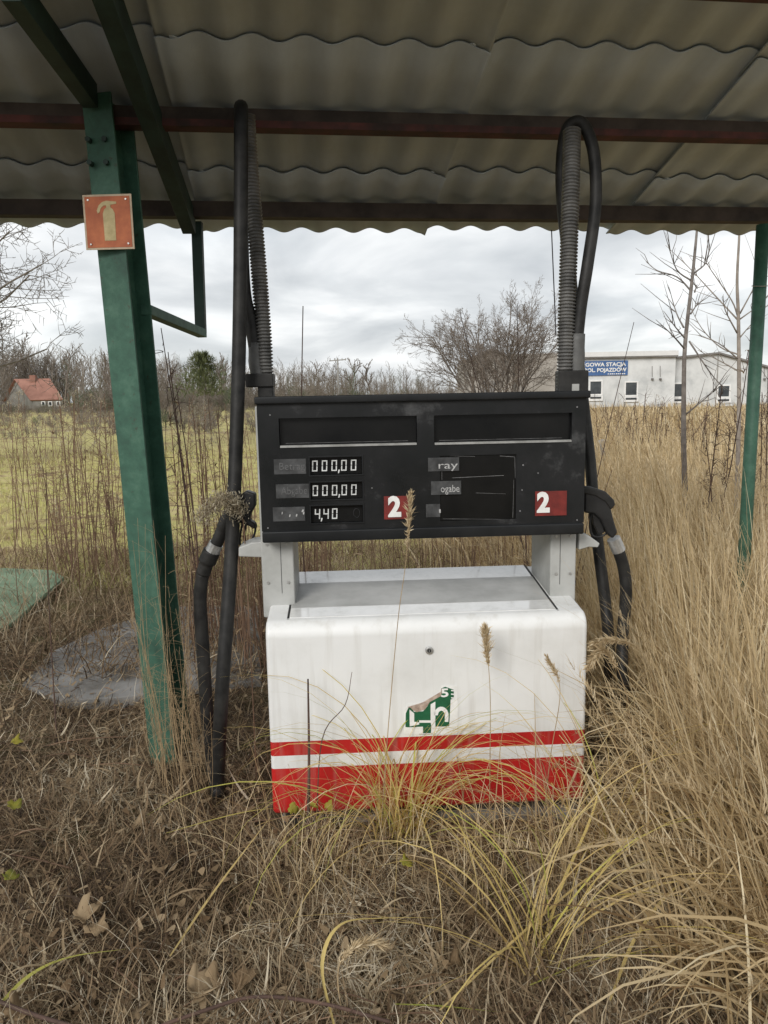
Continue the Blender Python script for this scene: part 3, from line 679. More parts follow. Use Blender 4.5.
for yy in (150, 178, 206): stick([(545, yy), (570, yy + 2), (570, yy + 12), (545, yy + 9)], 0.0035, 'letter_bar', 'sticker_white', st)
q = zo(380, 502); text_mesh('small_print', 'Paliwa i oleje', 0.008, 'plate_grey', st, (q[0], -0.0030, q[1]), 0.07) if False else None
stick([(300,489),(430,487),(430,490),(300,492)], 0.0026, 'print_line', 'scratch', st)

# nozzle holders
def holder(pix, yl, name='nozzle_holder'):
    pts = [pl(x, y, yl) for x, y in pix]
    MB().prism(pts, yl - .012, yl + .10).build(name, 'grey_paint', pump, bevel=0.004)
holder([(239, 547), (252, 542), (266, 541), (266, 557), (239, 556)], 0.20)
holder([(578, 531), (588, 535), (599, 543), (597, 547), (588, 546.5), (578, 549.5)], 0.20)
# fittings on top of the head
def wp(x, y, Y): return atY(x, y, Y)
YT = PY + 0.40
def blockpx(x0, x1, y0, y1, Y, dep, name, mat, bev=.004):
    a = atY((x0+x1)/2, (y0+y1)/2, Y); w = (x1-x0)/FPX*Y; h = (y1-y0)/FPX*Y
    return MB().box(a[0]-w/2, a[0]+w/2, Y-dep/2, Y+dep/2, a[2]-h/2, a[2]+h/2).build(name, mat, pump, world=True, bevel=bev)
blockpx(247, 274, 374, 387, YT, 0.07, 'hose_fitting', 'rubber'); blockpx(259, 274, 386, 402, YT, 0.05, 'hose_fitting', 'rubber')
MB().tube(spline([wp(262, 380, YT), wp(256.5, 366, YT), wp(255.5, 343, YT)], 4), [.030]*2 + [.029]*4 + [.027]*3, 12).build('hose_boot', 'boot_grey', pump, world=True, smooth=True)
blockpx(557, 586, 371, 396, YT, 0.07, 'hose_fitting', 'rubber'); blockpx(572, 579, 384, 391, YT - .037, 0.004, 'fitting_label', 'grey_paint', 0)
MB().tube(spline([wp(576, 378, YT), wp(576.5, 360, YT), wp(577.5, 334, YT)], 4), [.032]*2 + [.031]*4 + [.029]*3, 12).build('hose_boot', 'boot_grey', pump, world=True, smooth=True)
# ribbed spiral sleeves up to the purlin
def spiral(pts, r, pitch, name):
    P = spline(pts, 40); L = sum(np.linalg.norm(P[i+1]-P[i]) for i in range(len(P)-1)); n = int(L/pitch*6)
    s = np.concatenate([[0], np.cumsum([np.linalg.norm(P[i+1]-P[i]) for i in range(len(P)-1)])]); A = np.array(P)
    t = np.linspace(0, L, n); Q = np.stack([np.interp(t, s, A[:,k]) for k in range(3)], 1)
    rr = r + 0.0035*np.clip(np.sin(2*np.pi*t/pitch)*1.6, -1, 1)
    return MB().tube(list(Q), list(rr), 12).build(name, 'spiral_plastic', pump, world=True, smooth=True)
spiral([wp(266, 386, YT), wp(264, 340, YT), wp(258, 260, YT + .02), wp(250.5, 170, YT + .05), wp(247, 116, 3.0)], 0.0275, 0.0125, 'spiral_sleeve')
spiral([wp(565, 390, YT), wp(566, 340, YT), wp(568.5, 260, YT + .02), wp(571, 180, YT + .05), wp(572, 130, 3.03)], 0.0305, 0.0125, 'spiral_sleeve')

# ------------------------------------------------------------------ hoses with nozzles
def hose_thing(name, foot, label): return thing(name, tuple(foot), 0, label, 'fuel hose')
def rubber_hose(par, pts, r, name='hose', n=8): return MB().tube(spline(pts, n), r, 12).build(name, 'rubber', par, world=True, smooth=True)
g0 = atZ(216, 796, 0.03)
hl = hose_thing('fuel_hose', (g0[0], g0[1], 0), 'black hose hanging down to the ground beside the green post, its nozzle in the pump')
rubber_hose(hl, [wp(255.5, 350, YT), wp(251, 322, YT), wp(244, 290, YT), wp(241.5, 220, 3.03), wp(241, 150, 3.05), wp(241, 112, 3.02), wp(241, 108, 2.94), wp(241, 116, 2.87),
                 wp(241, 180, 2.86), wp(240, 300, 2.85), wp(237, 420, 2.82), wp(231, 560, 2.74), wp(222, 690, 2.66), (g0[0]+.006, g0[1]+.02, 0.10), (g0[0], g0[1]+.02, 0.035), (g0[0]-.02, g0[1]+.10, 0.022), (g0[0]-.055, g0[1]+.2, 0.03),
                 wp(207, 712, 2.87), wp(203, 650, 2.87), wp(200, 600, 2.86), wp(203, 572, 2.85)], 0.0255)
YN = 2.83
rubber_hose(hl, [wp(203, 574, 2.85), wp(207, 562, 2.845), wp(212, 551, 2.84)], [0.027]*8 + [0.033]*9, 'grip_sleeve')
sw = MB().tube([wp(211.5, 553, 2.84), wp(216.5, 543.5, 2.835)], 0.0275, 14).build('swivel', 'alloy', hl, world=True)
rubber_hose(hl, [wp(216, 545, 2.835), wp(222, 531, 2.83), wp(229, 516, 2.825), wp(236, 505, 2.82)], [.024]*10 + [.027]*15, 'nozzle_handle')
def profpx(pix, Y, th, name, mat, par, bev=.008):
    P_ = [atY(x, y, Y) for x, y in pix]; m = MB(); n = len(P_)
    V = [(p[0], Y - th/2, p[2]) for p in P_] + [(p[0], Y + th/2, p[2]) for p in P_]
    F = [tuple(range(n)), tuple(range(2*n-1, n-1, -1))] + [(i, n+i, n+(i+1) % n, (i+1) % n) for i in range(n)]
    return m.add(V, F).build(name, mat, par, world=True, bevel=bev, seg=3)
nb = profpx([(228, 512), (240, 495), (247, 490), (256, 493), (256, 505), (252, 512), (250, 519), (256, 523), (257, 529), (247, 524), (240, 522), (233, 520)], 2.82, 0.048, 'nozzle_body', 'nozzle_black', hl)
MB().tube(spline([wp(250, 498, 2.82), wp(258, 502, 2.83), wp(266, 512, 2.86)], 4), 0.013, 10).build('spout', 'alloy', nb, world=False) if False else None
MB().tube(spline([wp(243, 521, 2.82), wp(240.5, 533, 2.82), wp(240, 544, 2.82), wp(244, 546.5, 2.82), wp(251, 541, 2.82), wp(255, 532, 2.82), wp(255.5, 524, 2.82)], 4), 0.0042, 6).build('trigger_guard', 'nozzle_black', hl, world=True, smooth=True)
MB().tube(spline([wp(247, 521, 2.82), wp(244.5, 532, 2.82), wp(245.5, 543, 2.82)], 4), 0.0045, 6).build('trigger', 'nozzle_black', hl, world=True, smooth=True)

g1 = atZ(618, 735, 0.03)
hr = hose_thing('fuel_hose', (g1[0], g1[1], 0), 'black hose looping among tall grass at the right of the pump, nozzle hung up')
rubber_hose(hr, [wp(577.5, 338, YT), wp(581, 306, YT), wp(588, 262, YT), wp(595.5, 205, 3.0), wp(594, 155, 3.03), wp(585, 127, 3.05), wp(575, 122, 3.06), wp(566, 132, 3.07), wp(561.5, 165, 3.08), wp(563, 210, 3.09), wp(571, 280, 3.11), wp(576, 340, 3.12),
                 wp(583, 400, 3.12), wp(590, 460, 3.06), wp(594, 510, 3.0), wp(599, 553, 2.96), wp(605, 600, 2.93), wp(609, 645, 2.92), (g1[0]-.03, g1[1]+.02, 0.12), (g1[0], g1[1], 0.03), (g1[0]+.05, g1[1]-.05, 0.04), wp(624, 690, 2.83), wp(622.5, 640, 2.85), wp(626, 595, 2.85), wp(624, 570, 2.85), wp(618, 549, 2.84)], 0.0225)
MB().tube([wp(619, 551, 2.84), wp(613.5, 538.5, 2.835)], 0.0255, 14).build('swivel', 'alloy', hr, world=True)
nb2 = profpx([(583, 492), (590, 489), (600, 490), (607, 497), (609, 506), (612, 519), (616, 532), (611, 538), (605, 532), (598, 518), (592, 513), (583, 512)], 2.82, 0.048, 'nozzle_body', 'nozzle_black', hr)
profpx([(581, 486), (592, 487), (604, 491), (612, 499), (613.5, 504), (609, 509), (603, 501), (593, 495), (582, 493)], 2.82, 0.056, 'nozzle_cover', 'rubber', hr, 0.006)
MB().tube(spline([wp(592, 512, 2.82), wp(590, 524, 2.82), wp(592, 535, 2.82), wp(600, 537, 2.82), wp(607, 533, 2.82)], 4), 0.0042, 6).build('trigger_guard', 'nozzle_black', hr, world=True, smooth=True)
profpx([(591, 512), (600, 517), (604, 532), (598, 534), (593, 524)], 2.82, 0.02, 'trigger', 'nozzle_black', hr, 0.003)
# thin wire hanging from the eave
wr = thing('hanging_wire', tuple(atY(552, 238, 3.80)), 0, 'thin dark wire hanging from the eave left of the right-hand spiral hose', 'wire')
MB().tube(spline([wp(551.5, 230, 3.80), wp(553, 265, 3.80), wp(554.5, 300, 3.79), wp(556, 336, 3.78)], 6), 0.0028, 5).build('wire', 'wire_dark', wr, world=True, smooth=True)

# ------------------------------------------------------------------ far buildings
def upright(parent_pts): return parent_pts
BY = 70.0
def bx_(x, y): return atY(x, y, BY)
def zat(x, y, Y=BY): return atY(x, y, Y)[2]
def xat(x, y, Y=BY): return atY(x, y, Y)[0]
gar = thing('inspection_building', (xat(620, 395), BY, 0), 0, 'long white single-storey building with small windows behind the grass', 'building')
zt = zat(620, 356.5); xl = xat(500, 380); xm = xat(675, 380)
MB().box(xl, xm, BY, BY + 12, -0.5, zt).build('wall', 'render_white', gar, world=True)
rf = MB().box(xl - .2, xm + .1, BY - 0.35, BY + 12.2, zt + .002, zt + 0.42).build('roof', 'coping_white', gar, world=True)
MB().box(xl - .2, xm + .1, BY - 0.30, BY + 0.0, zt - 0.12, zt).build('gutter', 'roof_grey', rf, world=True)
win_px = [(590, 601, 381.5, 394), (625.5, 636.5, 382.5, 395), (674.2, 682, 384, 396.5), (718, 729, 386, 396.5)]
def far_window(par, x0, x1, y0, y1, Y, sill=True):
    xa, xb = xat(x0, 390, Y), xat(x1, 390, Y); za_, zb = zat((x0+x1)/2, y1, Y), zat((x0+x1)/2, y0, Y)
    f_ = 0.13; w = MB()
    w.box(xa - f_, xb + f_, Y - .09, Y + .02, zb, zb + f_); w.box(xa - f_, xb + f_, Y - .09, Y + .02, za_ - f_, za_); w.box(xa - f_, xa, Y - .085, Y + .02, za_, zb); w.box(xb, xb + f_, Y - .085, Y + .02, za_, zb)
    wo = w.build('window', 'frame_white', par, world=True)
    MB().box(xa, xb, Y - .02, Y - .004, za_, zb).build('pane', 'window_glass', wo, world=True)
    if sill:
        MB().box(xa - .16, xb + .16, Y - .12, Y + .01, za_ - .62, za_ - .15).build('sill', 'frame_white', wo, world=True)
        MB().box(xa, xb, Y - .135, Y - .121, za_ - .42, za_ - .24).build('vent_slot', 'window_glass', wo, world=True)
for q in win_px[:2]: far_window(gar, *q, BY)
# wing with a shallow gable on the right, set a little back
WY = BY + 1.2
wing = thing('garage_wing', (xat(725, 395, WY), WY, 0), 0, 'white gabled wing of the far building on the right, behind bare saplings', 'building')
gp = [(675.3, 412), (675.3, 358.5), (718, 354), (800, 377), (800, 412)]
poly = [(xat(x, y, WY), zat(x, y, WY) if y < 410 else -0.5) for x, y in gp]
MB().prism(poly, WY, WY + 14).build('wall', 'render_white', wing, world=True)
m = MB()
for (xa, za_), (xb, zb) in ((poly[1], poly[2]), (poly[2], poly[3])):
    m.prism([(xa, za_ + .003), (xb, zb + .003), (xb, zb + .17), (xa, za_ + .17)], WY - .3, WY + 14.2)
m.build('roof', 'roof_grey', wing, world=True)
for q in win_px[2:]: far_window(wing, *q, WY)
MB().box(xat(716.5, 380, WY), xat(717.5, 380, WY), WY - .06, WY - .002, 0.2, zat(717, 356, WY)).build('downpipe', 'pole_grey', wing, world=True)
for dx_ in (652, 660, 764):
    Yw = BY if dx_ < 675 else WY
    MB().tube([(xat(dx_, 366, Yw), Yw - .05, zat(dx_, 366, Yw)), (xat(dx_, 377, Yw), Yw - .06, zat(dx_, 377, Yw))], 0.025, 5).build('cable', 'roof_grey', gar if dx_ < 675 else wing, world=True)
    MB().box(xat(dx_ - .9, 380, Yw), xat(dx_ + .9, 380, Yw), Yw - .2, Yw - .01, zat(dx_, 380, Yw), zat(dx_, 378.2, Yw)).build('wall_lamp', 'roof_grey', gar if dx_ < 675 else wing, world=True)
# blue sign
sgn = thing('wall_sign', (xat(597, 368), BY, 0), 0, 'blue sign with white lettering on the white building', 'sign')
xa, xb = xat(567, 368), xat(627.5, 368); za_, zb = zat(600, 375.5), zat(600, 361)
MB().box(xa, xb, BY - .10, BY - .02, za_, zb).build('panel', 'sign_blue', sgn, world=True)
c_ = ((xa + xb)/2 - xat(597, 368)); hgt = zb - za_
text_mesh('lettering', 'OKRĘGOWA STACJA', 0.46, 'sticker_white', sgn, (c_, -.115, za_ + hgt*0.74), (xb-xa)*0.93, bold=0.014, depth=.005)
text_mesh('lettering', 'KONTROL. POJAZDÓW', 0.46, 'sticker_white', sgn, (c_, -.115, za_ + hgt*0.36), (xb-xa)*0.95, bold=0.014, depth=.005)
for k_ in range(9): MB().box(c_ + (xb-xa)*(.17 + .033*k_), c_ + (xb-xa)*(.17 + .033*k_ + (.024 if k_ % 3 else .017)), -.112, -.101, za_ + hgt*.06, za_ + hgt*.13).build('small_print', 'sticker_white', sgn)
# shed behind the bush
SY = 58.0
shed = thing('old_shed', (xat(510, 395, SY), SY, 0), 0, 'grey-brown gabled shed half hidden behind the big bare bush', 'shed')
sp = [(469, 410), (469, 361), (491, 350), (513, 359), (513, 410)]
MB().prism([(xat(x, y, SY), zat(x, y, SY) if y < 409 else -.5) for x, y in sp], SY, SY + 9).build('wall', 'shed_grey', shed, world=True)
m = MB(); P_ = [(xat(x, y, SY), zat(x, y, SY)) for x, y in sp]
for i in (1, 2): m.prism([(P_[i][0], P_[i][1] + .004), (P_[i+1][0], P_[i+1][1] + .004), (P_[i+1][0], P_[i+1][1] + .15), (P_[i][0], P_[i][1] + .15)], SY - .3, SY + 9.2)
m.build('roof', 'roof_grey', shed, world=True)
MB().box(xat(514, 380, SY), xat(560, 380, SY), SY + 1, SY + 9, -.5, zat(535, 353, SY)).build('lean_to', 'shed_grey', shed, world=True)
MB().box(xat(482, 380, SY), xat(494, 380, SY), SY - .06, SY - .003, -.3, zat(488, 381, SY)).build('door', 'roof_grey', shed, world=True)
# house with the red roof
HYY = 150.0
def hp(x, y, Y=HYY): return atY(x, y, Y)
hs = thing('house', (hp(38, 400)[0], HYY, 0), 0, 'distant house with a bright orange-red tiled roof at far left', 'house')
e0, e1 = hp(30, 400), hp(63, 400); r0_, r1_ = hp(14, 379, HYY + 4.5), hp(50, 380.5, HYY + 4.5); g0_ = hp(4, 398, HYY + 9)
ze = e0[2]; zr = r0_[2]; bk0 = np.array([r0_[0]*2 - e0[0], HYY + 9, ze]); bk1 = np.array([r1_[0]*2 - e1[0], HYY + 9, ze])
m = MB().add([e0, (e1[0], e1[1], ze), (r1_[0], r1_[1], zr), r0_], [(0,1,2,3)]).add([bk0, bk1, (r1_[0], r1_[1], zr), r0_], [(3,2,1,0)])
ro = m.build('roof', 'roof_tile', hs, world=True); md = ro.modifiers.new('solid', 'SOLIDIFY'); md.thickness = 0.25
MB().add([(e0[0]+.5, e0[1]+.3, -1), (e1[0]-.3, e1[1]+.3, -1), (e1[0]-.3, e1[1]+.3, ze-.1), (e0[0]+.5, e0[1]+.3, ze-.1)], [(0,1,2,3)]).add([(e0[0]+.5, e0[1]+.3, -1), (e0[0]+.5, e0[1]+.3, ze-.1), (r0_[0]+.5, r0_[1], zr-.35), (bk0[0]+.5, bk0[1], ze-.1), (bk0[0]+.5, bk0[1], -1)], [(0,1,2,3,4)]).build('wall', 'house_wall', hs, world=True)
ch = hp(33, 377, HYY + 4.0); MB().box(ch[0]-.55, ch[0]+.55, HYY + 3.6, HYY + 4.6, ze + .5, ch[2] + .35).build('chimney', 'roof_tile', ro, world=True)
for x in (41, 48, 56): far_window(hs, x, x + 2.6, 402, 405.5, HYY, False)
# utility pole and rail beyond the field
up_ = thing('utility_pole', (xat(338, 395, 120), 120, 0), 0, 'slender pale utility pole with a crossarm before the distant wood', 'utility pole')
MB().tube([(xat(339, 392, 120), 120, -.5), (xat(338, 375, 120), 120, 4), (xat(337.6, 358, 120), 120, zat(337, 358, 120))], [.17, .14, .10], 7).build('pole', 'pole_grey', up_, world=True)
MB().tube([(xat(329, 361, 120), 120, zat(329, 361, 120)), (xat(346, 359.5, 120), 120, zat(346, 359.5, 120))], .09, 5).build('crossarm', 'pole_grey', up_, world=True)
for x in (330, 334.5, 342, 345.5): MB().tube([(xat(x, 359, 120), 120, zat(x, 360.5, 120)), (xat(x, 359, 120), 120, zat(x, 358.2, 120))], .07, 5).build('insulator', 'pole_grey', up_, world=True)
gt_ = thing('field_barrier', (xat(84, 397, 110), 110, 0), 0, 'low pale barrier bar beside a white post near the red-roofed house', 'barrier')
MB().box(xat(80, 397, 110), xat(101, 397, 110), 110, 110.15, zat(90, 397.6, 110), zat(90, 396.2, 110)).build('bar', 'coping_white', gt_, world=True)
for x in (79, 100): MB().box(xat(x, 397, 110), xat(x + 1.3, 397, 110), 109.9, 110.2, -.3, zat(x, 387 if x < 90 else 396, 110)).build('post', 'coping_white', gt_, world=True)
stub = atZ(600, 466, 0.0)
MB().add([(stub[0]-.10, stub[1]-.09, -.1), (stub[0]+.10, stub[1]-.09, -.1), (stub[0]+.10, stub[1]+.09, -.1), (stub[0]-.10, stub[1]+.09, -.1), (stub[0]-.08, stub[1]-.08, .50), (stub[0]+.085, stub[1]-.08, .54), (stub[0]+.085, stub[1]+.08, .55), (stub[0]-.08, stub[1]+.08, .51)],
         [(3,2,1,0),(4,5,6,7),(0,1,5,4),(1,2,6,5),(2,3,7,6),(3,0,4,7)]).build('concrete_stub', 'concrete', None, bevel=.02)
tag(bpy.data.objects['concrete_stub'], 'short grey concrete post standing in the dry grass right of the pump', 'concrete post')
# mossy green board lying on the ground at the left
gbp = [atZ(-40, 640, 0.06), atZ(8, 626, 0.06), atZ(64, 577, 0.10), atZ(52, 570, 0.10), atZ(-40, 566, 0.12)]
m = MB(); n = len(gbp); m.add([p for p in gbp] + [p - np.array([0, 0, .03]) for p in gbp], [tuple(range(n)), tuple(range(2*n-1, n-1, -1))] + [(i, n+i, n+(i+1) % n, (i+1) % n) for i in range(n)])
tag(m.build('green_board', 'green_board', None, bevel=.004), 'pale green weathered board lying on the ground at far left', 'board')

# ------------------------------------------------------------------ trees
def tree_thing(name, loc, label, out, mats=('bark_grey', 'bark_grey'), split=1, group=None, cat='tree'):
    t = thing(name, tuple(loc), 0, label, cat, group)
    a = [o for o in out if o[2] < split]; b = [o for o in out if o[2] >= split]
    branches_mesh(a).build('trunk', mats[0], t, True); branches_mesh(b).build('crown', mats[1], t)
    return t
r_ = np.random.default_rng(11)
# big bare bush right of the middle
bo = []; bc = np.array([xat(497, 395, 38), 38.0, -0.1])
par = dict(depth=4, nb=[11, 6, 5, 3], wander=0.13, up=0.012, angle=0.62, len=0.46, rad=0.50, rmin=0.0062, t0=0.25)
for i in range(20):
    a = 2*math.pi*i/20 + r_.normal(0, .2); le = .60*math.sqrt((i*7 % 20 + .5)/20)
    grow(r_, bc + np.array([math.cos(a)*.45, math.sin(a)*.45, 0]), np.array([math.cos(a)*le, math.sin(a)*le, 1.0]), r_.uniform(5.0, 5.7)*(1 - .12*le), .05, 0, par, bo)
tree_thing('bare_bush', bc, 'large round bare bush standing before the shed, right of centre', bo, ('bark_grey', 'bark_far'), 1, None, 'bush')
# tree whose crown reaches in at the left edge
to = []; tb = np.array([xat(-62, 395, 20), 20.0, -0.1])
par = dict(depth=4, nb=[30, 7, 6, 4], wander=0.10, up=0.03, angle=1.05, len=0.52, rad=0.36, rmin=0.0085, t0=0.22)
grow(np.random.default_rng(41), tb, np.array([0.04, 0, 1.0]), 7.6, .15, 0, par, to)
tree_thing('bare_tree', tb, 'bare tree reaching fine branches into the sky at the left edge', to)
# small trees before the house and along the far field: each its own
def small_tree(px, Y, top, name, label, seed, mats=('bark_far', 'bark_far'), nb=(11, 4, 3), ang=.6, w=.05):
    rr = np.random.default_rng(seed); o_ = []; x = xat(px, 400, Y); h = zat(px, top, Y) + .3
    grow(rr, np.array([x, Y, -.3]), np.array([rr.normal(0, .05), 0, 1]), h*.92, h*.018, 0, dict(depth=3, nb=list(nb), wander=.07, up=.05, angle=ang, len=.46, rad=.45, rmin=w*Y/110, t0=.22), o_)
    tree_thing(name, (x, Y, -.3), label, o_, mats)
for px, Y, top, lab, sd_ in ((64, 120, 352, 'bare tree standing at the right end of the red-roofed house', 1), (8, 128, 356, 'bare tree at the left gable of the red-roofed house', 2), (30, 165, 345, 'tall bare tree right behind the red roof of the house', 3),
                             (112, 105, 362, 'bare tree close to the left side of the green post, far away', 4), (228, 110, 360, 'bare tree seen just left of the long hanging hose, far away', 5), (309, 130, 366, 'bare far tree right of the thin dark stalk above the pump', 6),
                             (352, 128, 364, 'bare far tree just right of the utility pole', 7), (374, 130, 368, 'bare far tree between the utility pole and the big bush', 8)):
    small_tree(px, Y, top, 'bare_tree', lab, sd_)
# pine
py_ = thing('pine_tree', (xat(204, 400, 60), 60, -.2), 0, 'small green pine standing beyond the field between green post and hose', 'tree')
ptop = zat(204, 354, 60); px0 = xat(204, 400, 60)
MB().tube([(px0, 60, -.3), (px0 + .1, 60, 2.4), (px0 - .1, 60, ptop)], [.16, .11, .02], 7).build('trunk', 'bark_grey', py_, world=True, smooth=True)
bag = Bag(); n = 1300; aa_s = r_.uniform(0, 2*np.pi, n); zz_ = r_.uniform(0.22, 1.0, n)**0.8; rad_ = 2.7*np.clip(1.18 - zz_, .05, .85)*np.sqrt(r_.random(n))*(.55 + .8*np.sin(zz_*23 + 3*np.cos(aa_s*2))**2); aa = aa_s
base = np.stack([px0 + rad_*np.cos(aa), 60 + rad_*np.sin(aa), 0.4 + zz_*(ptop - .4)], 1)
for _ in range(3): bag.add(blades(base + r_.normal(0, .05, (n, 3)), aa + r_.normal(0, .7, n), r_.uniform(.2, 1.5, n), r_.uniform(-.5, .5, n), r_.uniform(.2, .42, n), np.full(n, .06), 2, r_.random(n)))
bag.build('crown', 'pine_needle', py_)
# far wood: reads as one mass
def far_wood():
    rr = np.random.default_rng(5); temps = []
    for k in range(9):
        o_ = []; grow(rr, np.zeros(3), np.array([rr.normal(0, .04), rr.normal(0, .04), 1.0]), 1.0, .012, 0, dict(depth=2, nb=[16, 5], wander=.05, up=.08, angle=.55 + .2*rr.random(), len=.36, rad=.45, rmin=.0032, t0=.12), o_)
        temps.append((np.array([o[0] for o in o_]), np.array([o[1] for o in o_])))
    shr = []
    for k in range(4):
        o_ = []
        for i in range(9): grow(rr, np.array([rr.normal(0, .06), rr.normal(0, .06), 0]), np.array([rr.normal(0, .4), rr.normal(0, .4), 1]), .9, .010, 0, dict(depth=2, nb=[6, 3], wander=.12, up=.05, angle=.6, len=.45, rad=.6, rmin=.006, t0=.2), o_)
        shr.append((np.array([o[0] for o in o_]), np.array([o[1] for o in o_])))
    bag = Bag()
    def top_of(px): return np.interp(px, [-120, 0, 60, 110, 160, 250, 300, 400, 440, 520, 900], [354, 356, 358, 359, 363, 367, 373, 377, 384, 387, 387])
    for i in range(680):
        px = rr.uniform(-140, 560); Y = rr.uniform(105, 185) if not 0 < px < 74 else rr.uniform(162, 190); x = atY(px, 400, Y)[0]
        h = max(atY(px, top_of(px) + rr.normal(3, 5), Y)[2], 1.2) + 1; P, R_ = temps[rr.integers(9)]
        a = rr.uniform(0, 6.28); ca, sa = math.cos(a), math.sin(a)
        Q = np.stack([P[...,0]*ca - P[...,1]*sa, P[...,0]*sa + P[...,1]*ca, P[...,2]], -1)*h*0.98 + np.array([x, Y, -1.0])
        bag.add(tubes(Q, R_*h, 3, np.clip(rr.normal(.5, .22) + np.zeros(len(Q)), 0, 1)))
    for i in range(620):
        px = rr.uniform(-140, 560); Y = rr.uniform(88, 135); x = atY(px, 400, Y)[0]
        h = rr.uniform(1.6, 3.6)*(1 if px < 330 else .75)*(1 if not -2 < px < 76 else .42); P, R_ = shr[rr.integers(4)]
        a = rr.uniform(0, 6.28); ca, sa = math.cos(a), math.sin(a)
        Q = np.stack([P[...,0]*ca - P[...,1]*sa, P[...,0]*sa + P[...,1]*ca, P[...,2]], -1)*h + np.array([x, Y, -.2])
        bag.add(tubes(Q, R_*h, 3, np.clip(rr.normal(.45, .25) + (.6 if rr.random() < .12 else 0) + np.zeros(len(Q)), 0, 1)))
    for i in range(420):
        px = rr.uniform(-80, 470); Y = rr.uniform(32, 90); x = atY(px, 400, Y)[0]
        h = rr.uniform(.35, 1.25)*(.6 if px < 75 else 1); P, R_ = shr[rr.integers(4)]
        a = rr.uniform(0, 6.28); ca, sa = math.cos(a), math.sin(a)
        Q = np.stack([P[...,0]*ca - P[...,1]*sa, P[...,0]*sa + P[...,1]*ca, P[...,2]*.9], -1)*h + np.array([x, Y, -.05])
        bag.add(tubes(Q, R_*h*1.2, 3, np.clip(rr.normal(.55, .25) + np.zeros(len(Q)), 0, 1)))
    tag(bag.build('far_wood', 'wood_mix'), 'grey-brown leafless wood along the horizon', 'wood', kind='stuff')
far_wood()
# saplings on the right, traced from the photograph and standing in the grass at their own distance
def zs(X, Y): return 640 + X/3.656, 240 + Y/3.656
def sapling(name, label, trunk, brs, Y, r0, mat, seed):
    rr = np.random.default_rng(seed)
    pts = [atY(*zs(*p), Y) for p in trunk]; b = pts[0]; foot = np.array([b[0], Y, gh(b[0], Y) - .03])
    t = thing(name, tuple(foot), 0, label, 'sapling')
    P = spline([foot] + pts, 5); n = len(P)
    MB().tube(P, [r0*(1 - .72*i/(n-1)) for i in range(n)], 8).build('trunk', mat, t, world=True, smooth=True)
    m = MB()
    for br in brs:
        q = [atY(*zs(*p), Y) for p in br]; dep = rr.uniform(-.35, .35)
        for i in range(1, len(q)): q[i] = q[i] + np.array([0, dep*i/len(q), 0])
        S_ = spline(q, 4); k = len(S_); m.tube(S_, [.0075*(1 - .75*i/(k-1)) for i in range(k)], 5)
        for _ in range(7):
            i = rr.integers(2, k-1); d_ = S_[i] - S_[i-1]; d_ /= np.linalg.norm(d_); e_ = S_[i] + (d_ + rr.normal(0, .42, 3))*rr.uniform(.06, .24); m.tube([S_[i], (S_[i] + e_)/2 + rr.normal(0, .008, 3), e_], [.0032, .0024, .0012], 4)
    o = m.build('branches', mat, t, world=True, smooth=True); o['kind'] = 'stuff'
sapling('bare_sapling', 'slender dark-barked sapling rising from the grass, left of the pair at right', [(165,1000),(160,760),(160,560),(165,380),(190,150),(203,20),(212,-80)],
        [[(165,400),(100,350),(25,300)], [(165,360),(120,320),(68,265)], [(160,320),(150,260),(140,160)], [(190,190),(150,130),(90,100),(60,60)], [(190,150),(130,110),(95,20)], [(200,120),(245,80),(262,10)], [(180,370),(230,480),(265,550)], [(200,190),(240,150)], [(185,270),(230,220)], [(165,640),(210,590),(250,545)]], 6.0, .027, 'bark_grey', 3)
sapling('bare_sapling', 'slender pale-barked sapling just left of the green pole at right', [(352,1000),(358,800),(362,600),(360,300),(355,150),(362,0),(364,-80)],
        [[(355,290),(280,190),(215,100),(130,0)], [(358,280),(330,220),(250,110),(215,60)], [(365,270),(400,190),(425,120)], [(365,290),(440,230)], [(365,440),(280,380),(190,350)], [(362,420),(300,390),(240,320),(200,230)], [(360,480),(300,440),(230,400)], [(355,340),(300,260),(280,210)], [(362,360),(420,300)]], 6.8, .026, 'bark_pale', 4)

